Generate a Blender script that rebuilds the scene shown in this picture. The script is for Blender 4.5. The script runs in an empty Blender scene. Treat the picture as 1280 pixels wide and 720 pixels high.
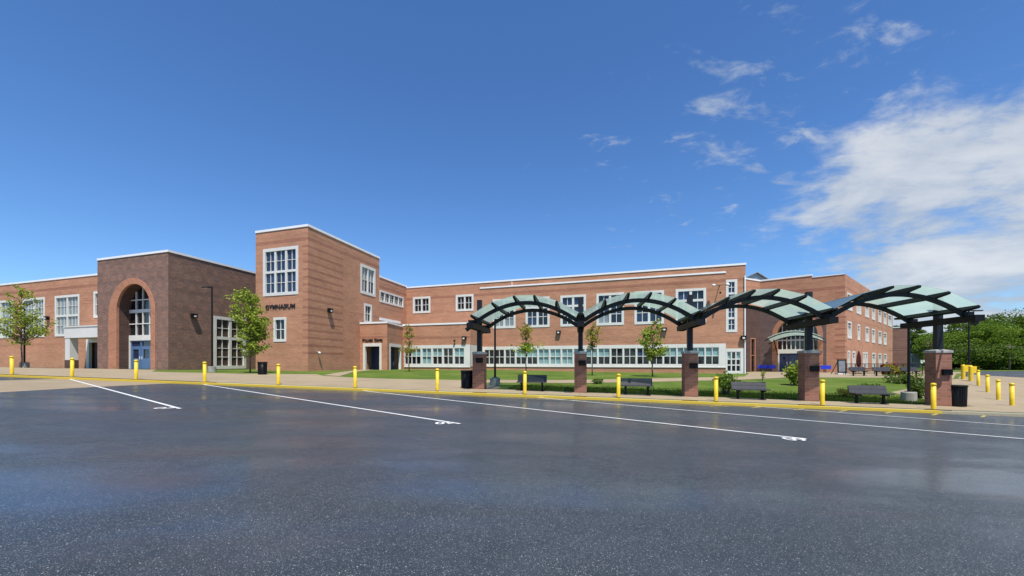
import bpy, bmesh, math, random
from mathutils import Vector, Matrix
from mathutils.geometry import delaunay_2d_cdt, tessellate_polygon
C = bpy.context.scene.collection
S = bpy.context.scene
R = math.radians
random.seed(7)

# ------------------------------------------------------------------ camera, sky, sun, exposure
FOC, HOR, EYE = 520.0, 453.0, 1.70
cam = bpy.data.objects.new('camera', bpy.data.cameras.new('camera')); C.objects.link(cam)
cam.location = (0, 0, EYE); cam.rotation_euler = (R(90), 0, 0)
cam.data.sensor_width = 36; cam.data.lens = 36*FOC/1280
cam.data.shift_y = (HOR-360)/1280
cam.data.clip_start = .1; cam.data.clip_end = 3000
S.camera = cam

TO_SUN = Vector((.10, -.42, .91)).normalized()
W = bpy.data.worlds.new("World"); S.world = W; W.use_nodes = True
SKY_STRENGTH = .10
def build_world():
    nt = W.node_tree; nt.nodes.clear(); N = nt.nodes.new; L = nt.links.new
    def M(op, a, b=None, c=None):
        m = N('ShaderNodeMath'); m.operation = op
        for i, v in enumerate((a, b, c)):
            if v is None: continue
            if isinstance(v, (int, float)): m.inputs[i].default_value = v
            else: L(v, m.inputs[i])
        return m.outputs[0]
    out = N('ShaderNodeOutputWorld')
    sky = N('ShaderNodeTexSky'); sky.sky_type = 'NISHITA'; sky.sun_disc = False
    sky.sun_elevation = math.asin(TO_SUN.z); sky.sun_rotation = math.atan2(TO_SUN.x, TO_SUN.y)
    sky.altitude = 100; sky.air_density = 1.0; sky.dust_density = .15; sky.ozone_density = 4.0
    hs = N('ShaderNodeHueSaturation'); hs.inputs['Saturation'].default_value = 1.10; hs.inputs['Hue'].default_value = .504; hs.inputs['Value'].default_value = .93
    L(sky.outputs[0], hs.inputs['Color'])
    bg = N('ShaderNodeBackground'); bg.inputs[1].default_value = SKY_STRENGTH
    tint = N('ShaderNodeMixRGB'); tint.blend_type = 'MULTIPLY'; tint.inputs[0].default_value = 1; tint.inputs[2].default_value = (.70, .895, 1.05, 1)
    L(hs.outputs[0], tint.inputs[1]); L(tint.outputs[0], bg.inputs[0])
    tc = N('ShaderNodeTexCoord'); sp = N('ShaderNodeSeparateXYZ'); L(tc.outputs['Generated'], sp.inputs[0])
    z = M('ADD', M('MAXIMUM', sp.outputs[2], 0.0), .20)
    u = M('DIVIDE', sp.outputs[0], z); v = M('DIVIDE', sp.outputs[1], z)
    cb = N('ShaderNodeCombineXYZ'); L(u, cb.inputs[0]); L(v, cb.inputs[1]); cb.inputs[2].default_value = 3.3
    def noise(scale, detail, rough, dist, rot=0, sc=(1, 1, 1), off=(0, 0, 0)):
        mp = N('ShaderNodeMapping'); L(cb.outputs[0], mp.inputs[0])
        mp.inputs['Rotation'].default_value = (0, 0, rot); mp.inputs['Scale'].default_value = sc; mp.inputs['Location'].default_value = off
        n = N('ShaderNodeTexNoise'); L(mp.outputs[0], n.inputs['Vector'])
        n.inputs['Scale'].default_value = scale; n.inputs['Detail'].default_value = detail
        n.inputs['Roughness'].default_value = rough; n.inputs['Distortion'].default_value = dist
        return n.outputs[0]
    n1 = noise(1.9, 10, .60, .25, R(25), (1, 1.15, 1), (4.2, 1.7, 0))
    n2 = noise(7.0, 8, .62, .4, R(35), (1, 1.4, 1), (1.2, 7.7, 0))
    n3 = noise(.85, 4, .5, .2, 0, (1, 1, 1), (9.1, 2.2, 0))
    # the big bank lies to the right of the line u = 1.5
    edge = M('ADD', M('ADD', .90, M('MULTIPLY', M('MAXIMUM', M('SUBTRACT', 1.25, v), 0.0), .75)), M('MULTIPLY', M('MAXIMUM', M('SUBTRACT', v, 1.55), 0.0), .95))
    base = M('MINIMUM', M('MULTIPLY', M('SUBTRACT', u, edge), 2.0), .72)
    cov = M('ADD', base, M('MULTIPLY', M('SUBTRACT', n1, .5), 3.5))
    cov = M('ADD', cov, M('MULTIPLY', M('SUBTRACT', n2, .5), 1.3))
    cov = M('ADD', cov, M('MULTIPLY', M('SUBTRACT', n3, .5), .8))
    def smooth(x, a, b):
        mr = N('ShaderNodeMapRange'); mr.interpolation_type = 'SMOOTHSTEP'; L(x, mr.inputs[0])
        mr.inputs[1].default_value = a; mr.inputs[2].default_value = b; return mr.outputs[0]
    d1 = smooth(cov, -.05, .80)
    # loose wisps left of the bank
    du = M('SUBTRACT', u, .74); dv = M('MULTIPLY', M('SUBTRACT', v, 1.25), .75)
    rr = M('SQRT', M('ADD', M('MULTIPLY', du, du), M('MULTIPLY', dv, dv)))
    w = M('SUBTRACT', .45, rr)
    wis = M('ADD', M('MULTIPLY', w, .75), M('MULTIPLY', M('SUBTRACT', n2, .60), 2.6))
    wis = M('ADD', wis, M('MULTIPLY', M('SUBTRACT', n1, .5), .6))
    d2 = M('MULTIPLY', smooth(wis, -.05, .6), .8)
    dens = M('MULTIPLY', M('MAXIMUM', d1, d2), .90)
    dens = M('MULTIPLY', dens, smooth(sp.outputs[2], .0, .06))
    shade = N('ShaderNodeMixRGB'); L(smooth(n1, .35, .75), shade.inputs[0])
    shade.inputs[1].default_value = (.50, .60, .74, 1); shade.inputs[2].default_value = (.95, .97, 1.0, 1)
    bc = N('ShaderNodeBackground'); L(shade.outputs[0], bc.inputs[0]); bc.inputs[1].default_value = .50
    mx = N('ShaderNodeMixShader'); L(dens, mx.inputs[0]); L(bg.outputs[0], mx.inputs[1]); L(bc.outputs[0], mx.inputs[2])
    L(mx.outputs[0], out.inputs[0])
build_world()
sun = bpy.data.objects.new('sun', bpy.data.lights.new('sun', 'SUN')); C.objects.link(sun)
sun.data.energy = 3.8; sun.data.angle = R(.53); sun.data.color = (1, .955, .88)
sun.rotation_euler = TO_SUN.to_track_quat('Z', 'Y').to_euler(); sun.location = (0, 0, 60)
S.view_settings.view_transform = 'Standard'; S.view_settings.look = 'None'
S.view_settings.exposure = 0.75; S.view_settings.gamma = 1; S.view_settings.use_curve_mapping = False

# ------------------------------------------------------------------ materials
def newmat(name):
    m = bpy.data.materials.new(name); m.use_nodes = True
    nt = m.node_tree; b = nt.nodes['Principled BSDF']
    return m, nt, b
def noise_node(nt, scale, detail=4, rough=.55, coord='Object', dist=0, sc=(1, 1, 1)):
    tc = nt.nodes.new('ShaderNodeTexCoord'); mp = nt.nodes.new('ShaderNodeMapping')
    nt.links.new(tc.outputs[coord], mp.inputs[0]); mp.inputs['Scale'].default_value = sc
    n = nt.nodes.new('ShaderNodeTexNoise'); nt.links.new(mp.outputs[0], n.inputs['Vector'])
    n.inputs['Scale'].default_value = scale; n.inputs['Detail'].default_value = detail
    n.inputs['Roughness'].default_value = rough; n.inputs['Distortion'].default_value = dist
    return n.outputs[0]
def ramp(nt, fac, stops):
    r = nt.nodes.new('ShaderNodeValToRGB'); nt.links.new(fac, r.inputs[0])
    e = r.color_ramp.elements
    while len(e) < len(stops): e.new(.5)
    for i, (p, c) in enumerate(stops):
        e[i].position = p; e[i].color = (c[0], c[1], c[2], 1) if not isinstance(c, (int, float)) else (c, c, c, 1)
    return r.outputs[0]
def math_node(nt, op, a, b=None, c=None):
    m = nt.nodes.new('ShaderNodeMath'); m.operation = op
    for i, v in enumerate((a, b, c)):
        if v is None: continue
        if isinstance(v, (int, float)): m.inputs[i].default_value = v
        else: nt.links.new(v, m.inputs[i])
    return m.outputs[0]
def mixc(nt, fac, a, b, mode='MIX'):
    m = nt.nodes.new('ShaderNodeMixRGB'); m.blend_type = mode
    for i, v in enumerate((fac, a, b)):
        if isinstance(v, (int, float)): m.inputs[i].default_value = v
        elif isinstance(v, tuple): m.inputs[i].default_value = (v[0], v[1], v[2], 1)
        else: nt.links.new(v, m.inputs[i])
    return m.outputs[0]
def bump(nt, b, h, strength=.3, dist=.02):
    n = nt.nodes.new('ShaderNodeBump'); n.inputs['Strength'].default_value = strength; n.inputs['Distance'].default_value = dist
    nt.links.new(h, n.inputs['Height']); nt.links.new(n.outputs[0], b.inputs['Normal'])
def plain(name, col, rough=.5, metal=0, var=.15, scale=3, spec=.5):
    m, nt, b = newmat(name)
    lo = tuple(c*(1-var) for c in col); hi = tuple(min(1, c*(1+var)) for c in col)
    nt.links.new(ramp(nt, noise_node(nt, scale, 6), [(.3, lo), (.7, hi)]), b.inputs['Base Color'])
    b.inputs['Roughness'].default_value = rough; b.inputs['Metallic'].default_value = metal
    b.inputs['Specular IOR Level'].default_value = spec
    return m
def brick(name, c1, c2, mortar, motif=None):
    m, nt, b = newmat(name); L = nt.links.new
    uv = nt.nodes.new('ShaderNodeTexCoord')
    t = nt.nodes.new('ShaderNodeTexBrick'); L(uv.outputs['UV'], t.inputs['Vector'])
    t.inputs['Scale'].default_value = 1; t.inputs['Brick Width'].default_value = .40; t.inputs['Row Height'].default_value = .135
    t.inputs['Mortar Size'].default_value = .012; t.inputs['Mortar Smooth'].default_value = .4
    t.inputs['Color1'].default_value = (*c1, 1); t.inputs['Color2'].default_value = (*c2, 1); t.inputs['Mortar'].default_value = (*mortar, 1)
    t.inputs['Bias'].default_value = 0
    col = t.outputs['Color']
    big = noise_node(nt, .35, 5, .6, 'UV', 0, (1, 1.6, 1))
    col = mixc(nt, 1, col, ramp(nt, big, [(.3, .86), (.72, 1.12)]), 'MULTIPLY')
    fine = noise_node(nt, 2.2, 4, .7, 'UV', 0, (.35, 3.2, 1))
    col = mixc(nt, 1, col, ramp(nt, fine, [(.3, .88), (.7, 1.1)]), 'MULTIPLY')
    streak = noise_node(nt, 1.0, 3, .6, 'UV', 0, (.03, 1.7, 1))   # darker courses running along the wall
    col = mixc(nt, 1, col, ramp(nt, streak, [(.34, .84), (.48, 1.0), (.70, 1.04)]), 'MULTIPLY')
    if motif:
        sp = nt.nodes.new('ShaderNodeSeparateXYZ'); L(uv.outputs['UV'], sp.inputs[0])
        pu, pv = 1.25, .95
        row = math_node(nt, 'FLOOR', math_node(nt, 'DIVIDE', sp.outputs[1], pv))
        off = math_node(nt, 'MULTIPLY', math_node(nt, 'MODULO', math_node(nt, 'ADD', row, 40), 2), pu*.5)
        fu = math_node(nt, 'SUBTRACT', math_node(nt, 'MULTIPLY', math_node(nt, 'FRACT', math_node(nt, 'DIVIDE', math_node(nt, 'ADD', math_node(nt, 'ADD', sp.outputs[0], off), 62), pu)), pu), pu/2)
        fv = math_node(nt, 'SUBTRACT', math_node(nt, 'MULTIPLY', math_node(nt, 'FRACT', math_node(nt, 'DIVIDE', math_node(nt, 'ADD', sp.outputs[1], 40*pv), pv)), pv), pv/2)
        rad = math_node(nt, 'SQRT', math_node(nt, 'ADD', math_node(nt, 'MULTIPLY', fu, fu), math_node(nt, 'MULTIPLY', fv, fv)))
        ring = math_node(nt, 'LESS_THAN', math_node(nt, 'ABSOLUTE', math_node(nt, 'SUBTRACT', rad, .19)), .065)
        brk = math_node(nt, 'GREATER_THAN', noise_node(nt, 6.0, 2, .5, 'UV'), .42)
        col = mixc(nt, math_node(nt, 'MULTIPLY', math_node(nt, 'MULTIPLY', ring, brk), .42), col, motif)
    L(col, b.inputs['Base Color']); b.inputs['Roughness'].default_value = .85
    b.inputs['Specular IOR Level'].default_value = .25
    bump(nt, b, t.outputs['Fac'], .25, -.01)
    return m

mt = {}
mt['brick'] = brick('red_brick', (.50, .235, .135), (.43, .192, .108), (.43, .295, .205))
mt['brick_band'] = brick('dark_red_band_brick', (.385, .162, .098), (.33, .135, .082), (.34, .22, .155))
mt['brick_pillar'] = brick('pillar_brick', (.31, .135, .088), (.225, .095, .062), (.25, .17, .13))
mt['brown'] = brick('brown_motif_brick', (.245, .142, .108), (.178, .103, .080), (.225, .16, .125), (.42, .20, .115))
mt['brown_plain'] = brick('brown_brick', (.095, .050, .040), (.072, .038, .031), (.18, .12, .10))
mt['mauve'] = brick('mauve_brick', (.165, .108, .095), (.130, .085, .076), (.165, .125, .11))
mt['brown_annex'] = brick('annex_brick', (.30, .155, .115), (.245, .12, .09), (.27, .18, .14))
mt['arch_brick'] = brick('orange_arch_brick', (.47, .205, .115), (.40, .165, .09), (.38, .25, .18))
mt['stone'] = plain('cast_stone', (.66, .64, .58), .8, 0, .06, 1.2)
mt['stone2'] = plain('weathered_cap_stone', (.33, .32, .30), .8, 0, .2, 5)
mt['coping'] = plain('white_coping_metal', (.80, .80, .78), .45, 0, .04, 1)
mt['frame'] = plain('white_window_frame', (.66, .645, .59), .5, 0, .05, 2)
mt['black'] = plain('black_painted_steel', (.0045, .005, .006), .55, 0, .2, 4, .25)
mt['post'] = plain('dark_blue_grey_steel', (.011, .012, .017), .5, 0, .2, 3, .3)
mt['slat'] = plain('recycled_plastic_slat', (.034, .033, .037), .6, 0, .2, 6)
mt['bin'] = plain('black_bin_metal', (.012, .012, .014), .45, 0, .2, 8)
mt['yellow'] = plain('yellow_bollard_plastic', (.70, .475, .012), .5, 0, .14, 5)
mt['navy'] = plain('navy_door_paint', (.018, .030, .085), .4, 0, .1, 2)
mt['blue'] = plain('blue_door_paint', (.085, .16, .30), .4, 0, .08, 2)
mt['blue_bright'] = plain('bright_blue_coating', (.03, .06, .55), .45, 0, .1, 3)
mt['roof'] = plain('flat_roof_membrane', (.28, .28, .27), .9, 0, .15, .5)
mt['metal_roof'] = plain('grey_metal_roof', (.30, .33, .35), .4, .3, .1, .6)
mt['white'] = plain('white_painted_wall', (.60, .59, .55), .7, 0, .06, .5)
mt['lens'] = plain('lamp_lens', (.7, .7, .66), .2, 0, .05, 3)
mt['bark'] = plain('tree_bark', (.11, .085, .065), .9, 0, .3, 9)
mt['woodpole'] = plain('weathered_pole_wood', (.17, .14, .11), .9, 0, .25, 5)
mt['maroon'] = plain('maroon_fabric', (.085, .018, .016), .8, 0, .2, 4)
mt['letters'] = plain('black_sign_letters', (.012, .012, .013), .4, 0, .1, 2)
mt['board'] = plain('grey_sign_panel', (.20, .21, .22), .35, 0, .3, 3)

def glassmat(name, col, rough=.06, var=.5, scale=.7):
    m, nt, b = newmat(name)
    n = noise_node(nt, scale, 3, .6)
    nt.links.new(ramp(nt, n, [(.3, tuple(c*(1-var) for c in col)), (.75, tuple(c*(1+var) for c in col))]), b.inputs['Base Color'])
    b.inputs['Roughness'].default_value = rough; b.inputs['Specular IOR Level'].default_value = .62
    bump(nt, b, noise_node(nt, 1.1, 2), .05, .05)
    return m
mt['glass'] = glassmat('dark_window_glass', (.010, .012, .016))
mt['glass_blue'] = glassmat('blue_reflecting_window_glass', (.020, .035, .075))
mt['glass_teal'] = glassmat('glass_over_drawn_green_blind', (.20, .34, .34), .12, .12, 2)
mt['glass_grey'] = glassmat('glass_over_grey_blind', (.20, .24, .24), .12, .10, 2)
mt['glass_white'] = glassmat('glass_over_white_blind', (.46, .45, .41), .15, .06, 2)
mt['glass_brown'] = glassmat('glass_over_brown_curtain', (.075, .055, .042), .12, .3, 1.5)

def canopy_glass():
    m, nt, b = newmat('frosted_green_glass'); N = nt.nodes.new; L = nt.links.new
    out = nt.nodes['Material Output']
    col = ramp(nt, noise_node(nt, 1.5, 4), [(.3, (.52, .66, .60)), (.7, (.60, .73, .67))])
    di = N('ShaderNodeBsdfDiffuse'); L(col, di.inputs[0])
    tr = N('ShaderNodeBsdfTranslucent'); L(col, tr.inputs[0])
    tp = N('ShaderNodeBsdfTransparent'); tp.inputs[0].default_value = (.72, .87, .82, 1)
    gl = N('ShaderNodeBsdfGlossy'); gl.inputs['Roughness'].default_value = .08
    a = N('ShaderNodeMixShader'); a.inputs[0].default_value = .72; L(di.outputs[0], a.inputs[1]); L(tr.outputs[0], a.inputs[2])
    c = N('ShaderNodeMixShader'); c.inputs[0].default_value = .66; L(tp.outputs[0], c.inputs[1]); L(a.outputs[0], c.inputs[2])
    lw = N('ShaderNodeLayerWeight'); lw.inputs[0].default_value = .5; fp = math_node(nt, 'POWER', lw.outputs['Facing'], 4.0); fq = math_node(nt, 'ADD', math_node(nt, 'MULTIPLY', fp, .55), .035)
    d = N('ShaderNodeMixShader'); L(fq, d.inputs[0]); L(c.outputs[0], d.inputs[1]); L(gl.outputs[0], d.inputs[2])
    L(d.outputs[0], out.inputs[0]); nt.nodes.remove(b)
    return m
mt['cglass'] = canopy_glass()
def clear_glass():
    m, nt, b = newmat('clear_glass_face'); N = nt.nodes.new; L = nt.links.new
    tp = N('ShaderNodeBsdfTransparent'); tp.inputs[0].default_value = (.93, .98, .96, 1)
    gl = N('ShaderNodeBsdfGlossy'); gl.inputs['Roughness'].default_value = .05; lw = N('ShaderNodeLayerWeight'); lw.inputs[0].default_value = .5; fp = math_node(nt, 'POWER', lw.outputs['Facing'], 4.0); fq = math_node(nt, 'ADD', math_node(nt, 'MULTIPLY', fp, .55), .035)
    d = N('ShaderNodeMixShader'); L(fq, d.inputs[0]); L(tp.outputs[0], d.inputs[1]); L(gl.outputs[0], d.inputs[2])
    L(d.outputs[0], nt.nodes['Material Output'].inputs[0]); nt.nodes.remove(b); return m
mt['cglass_top'] = clear_glass()

def leafmat(name, c1, c2, c3):
    m, nt, b = newmat(name); L = nt.links.new; N = nt.nodes.new
    g = N('ShaderNodeNewGeometry')
    col = ramp(nt, g.outputs['Random Per Island'], [(0, c1), (.55, c2), (1, c3)])
    di = N('ShaderNodeBsdfDiffuse'); L(col, di.inputs[0]); tl = N('ShaderNodeBsdfTranslucent')
    L(mixc(nt, 1, col, (1.35, 1.25, .55), 'MULTIPLY'), tl.inputs[0])
    gl = N('ShaderNodeBsdfGlossy'); gl.inputs['Roughness'].default_value = .6; gl.inputs[0].default_value = (.6, .62, .6, 1)
    a = N('ShaderNodeMixShader'); a.inputs[0].default_value = .38; L(di.outputs[0], a.inputs[1]); L(tl.outputs[0], a.inputs[2])
    c = N('ShaderNodeMixShader'); c.inputs[0].default_value = .018; L(a.outputs[0], c.inputs[1]); L(gl.outputs[0], c.inputs[2])
    L(c.outputs[0], nt.nodes['Material Output'].inputs[0]); nt.nodes.remove(b)
    return m
mt['leaf'] = leafmat('spring_leaf', (.15, .225, .030), (.25, .335, .042), (.38, .43, .065))
mt['leaf_gold'] = leafmat('yellowish_young_leaf', (.20, .20, .040), (.31, .28, .055), (.42, .35, .075))
mt['leaf_dark'] = leafmat('dark_shrub_leaf', (.055, .10, .022), (.11, .17, .032), (.19, .25, .050))
mt['leaf_far'] = leafmat('woodland_leaf', (.042, .084, .014), (.082, .14, .020), (.145, .21, .032))
mt['leaf_far2'] = leafmat('bright_woodland_leaf', (.065, .125, .016), (.12, .20, .022), (.19, .28, .034))
mt['leaf_grey'] = leafmat('sparse_olive_leaf', (.085, .09, .045), (.13, .13, .06), (.17, .17, .08))
mt['leaf_red'] = leafmat('maroon_leaf', (.07, .012, .012), (.12, .02, .02), (.18, .04, .03))

def asphalt():
    m, nt, b = newmat('damp_asphalt'); L = nt.links.new
    big = noise_node(nt, .16, 5, .6, 'Object', .4, (1, 2.0, 1))
    mid = noise_node(nt, 2.3, 5, .65)
    fine = noise_node(nt, 85, 2, .6)
    col = ramp(nt, big, [(.3, (.021, .027, .031)), (.7, (.035, .042, .047))])
    col = mixc(nt, 1, col, ramp(nt, mid, [(.3, .82), (.7, 1.16)]), 'MULTIPLY')
    col = mixc(nt, 1, col, ramp(nt, fine, [(.35, .65), (.65, 1.35)]), 'MULTIPLY')
    tc = nt.nodes.new('ShaderNodeTexCoord')
    def flecks(scale, thr, size):
        vo = nt.nodes.new('ShaderNodeTexVoronoi'); vo.inputs['Scale'].default_value = scale; L(tc.outputs['Object'], vo.inputs['Vector'])
        sp = nt.nodes.new('ShaderNodeSeparateColor'); L(vo.outputs['Color'], sp.inputs[0])
        return math_node(nt, 'MULTIPLY', math_node(nt, 'GREATER_THAN', sp.outputs[0], thr), math_node(nt, 'LESS_THAN', vo.outputs['Distance'], size)), sp.outputs[1]
    f1, r1 = flecks(120, .72, .44)
    f2, r2 = flecks(60, .92, .32)
    col = mixc(nt, math_node(nt, 'MULTIPLY', f1, math_node(nt, 'MULTIPLY', r1, .85)), col, (.30, .30, .29))
    col = mixc(nt, math_node(nt, 'MULTIPLY', f2, math_node(nt, 'MULTIPLY', r2, .9)), col, (.42, .40, .37))
    # brown streaks: reflection of the brick walls painted into the colour
    st = noise_node(nt, .22, 4, .55, 'Object', .8, (.7, 2.6, 1))
    col = mixc(nt, ramp(nt, st, [(.55, 0), (.70, .45)]), col, (.066, .048, .037))
    f3, r3 = flecks(30, .90, .30)
    col = mixc(nt, math_node(nt, 'MULTIPLY', f3, math_node(nt, 'MULTIPLY', r3, .35)), col, (.20, .20, .20))
    wet = noise_node(nt, .20, 5, .6, 'Object', .7, (.8, 2.2, 1))
    film = noise_node(nt, .30, 5, .55, 'Object', .5, (.55, 1.7, 1))      # thin film of water lying in the hollows
    sx = nt.nodes.new('ShaderNodeSeparateXYZ'); L(tc.outputs['Object'], sx.inputs[0])
    for hx, hy, wx, wy, amt in ((-5.6, 4.7, 2.4, .8, .22), (-.7, 5.35, 1.7, .45, .16), (1.5, 5.05, 1.6, .45, .16), (6.0, 5.9, 3.2, 1.5, .16), (-3.0, 6.6, 2.6, .5, .12)):
        ax = math_node(nt, 'DIVIDE', math_node(nt, 'SUBTRACT', sx.outputs[0], hx), wx); ay = math_node(nt, 'DIVIDE', math_node(nt, 'SUBTRACT', sx.outputs[1], hy), wy)
        r2 = math_node(nt, 'ADD', math_node(nt, 'MULTIPLY', ax, ax), math_node(nt, 'MULTIPLY', ay, ay))
        film = math_node(nt, 'ADD', film, math_node(nt, 'MULTIPLY', math_node(nt, 'POWER', 2.718, math_node(nt, 'MULTIPLY', r2, -1)), amt))
    L(ramp(nt, film, [(.44, .02), (.55, .26), (.68, .85)]), b.inputs['Coat Weight']); b.inputs['Coat Roughness'].default_value = .19; b.inputs['Coat IOR'].default_value = 1.33
    L(col, b.inputs['Base Color'])
    rough = ramp(nt, wet, [(.36, .40), (.50, .52), (.62, .68)])
    L(rough, b.inputs['Roughness'])
    b.inputs['Specular IOR Level'].default_value = .5
    h = math_node(nt, 'ADD', fine, math_node(nt, 'MULTIPLY', mid, .5))
    bump(nt, b, h, .35, .006)
    return m
mt['asphalt'] = asphalt()
def concrete(name, c1, c2):
    m, nt, b = newmat(name); L = nt.links.new
    col = ramp(nt, noise_node(nt, .5, 6, .6, 'Object', .3), [(.3, c1), (.7, c2)])
    col = mixc(nt, 1, col, ramp(nt, noise_node(nt, 18, 4, .7), [(.3, .88), (.7, 1.1)]), 'MULTIPLY')
    # control joints every 1.6 m along the walk's own axes
    tc = nt.nodes.new('ShaderNodeTexCoord'); mp = nt.nodes.new('ShaderNodeMapping'); L(tc.outputs['Object'], mp.inputs[0])
    mp.inputs['Rotation'].default_value = (0, 0, R(9.2))
    sp = nt.nodes.new('ShaderNodeSeparateXYZ'); L(mp.outputs[0], sp.inputs[0])
    js = []
    for ax in (0, 1):
        f = math_node(nt, 'FRACT', math_node(nt, 'DIVIDE', sp.outputs[ax], 1.6))
        js.append(math_node(nt, 'LESS_THAN', f, .016))
    j = math_node(nt, 'MAXIMUM', js[0], js[1])
    col = mixc(nt, math_node(nt, 'MULTIPLY', j, .55), col, (.13, .11, .09))
    L(col, b.inputs['Base Color']); b.inputs['Roughness'].default_value = .8
    return m
mt['concrete'] = concrete('tan_concrete', (.26, .200, .118), (.325, .252, .156))
mt['concrete_drive'] = concrete('tan_concrete_drive', (.24, .184, .108), (.30, .234, .146))
mt['concrete_base'] = plain('lamp_base_concrete', (.30, .28, .24), .9, 0, .25, 4)
def worn_paint(name, c, under, lo=.40, hi=.52):
    m, nt, b = newmat(name)
    n = noise_node(nt, 9, 6, .75)
    nt.links.new(ramp(nt, n, [(lo-.06, under), (hi-.06, c)]), b.inputs['Base Color']); b.inputs['Roughness'].default_value = .6
    return m
mt['paint_white'] = worn_paint('white_road_paint', (.62, .62, .60), (.20, .20, .20), .34, .46)
mt['paint_yellow'] = worn_paint('worn_yellow_road_paint', (.50, .38, .08), (.08, .075, .06), .46, .60)
mt['curb_yellow'] = worn_paint('yellow_curb_paint', (.56, .385, .035), (.30, .25, .13), .30, .42)
mt['curb_bare'] = worn_paint('bare_curb_concrete', (.36, .31, .20), (.27, .23, .16), .4, .6)
def grass():
    m, nt, b = newmat('lawn_grass'); L = nt.links.new
    a = noise_node(nt, .35, 5, .6, 'Object', .3); f = noise_node(nt, 22, 4, .75)
    col = ramp(nt, a, [(.3, (.058, .102, .014)), (.5, (.088, .138, .018)), (.75, (.150, .178, .036))])
    col = mixc(nt, 1, col, ramp(nt, f, [(.3, .55), (.7, 1.45)]), 'MULTIPLY')
    L(col, b.inputs['Base Color']); b.inputs['Roughness'].default_value = .9; b.inputs['Specular IOR Level'].default_value = .15
    bump(nt, b, f, .8, .06)
    return m
mt['grass'] = grass()
mt['blade'] = leafmat('grass_blade', (.060, .105, .014), (.095, .145, .020), (.15, .19, .036))

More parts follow.
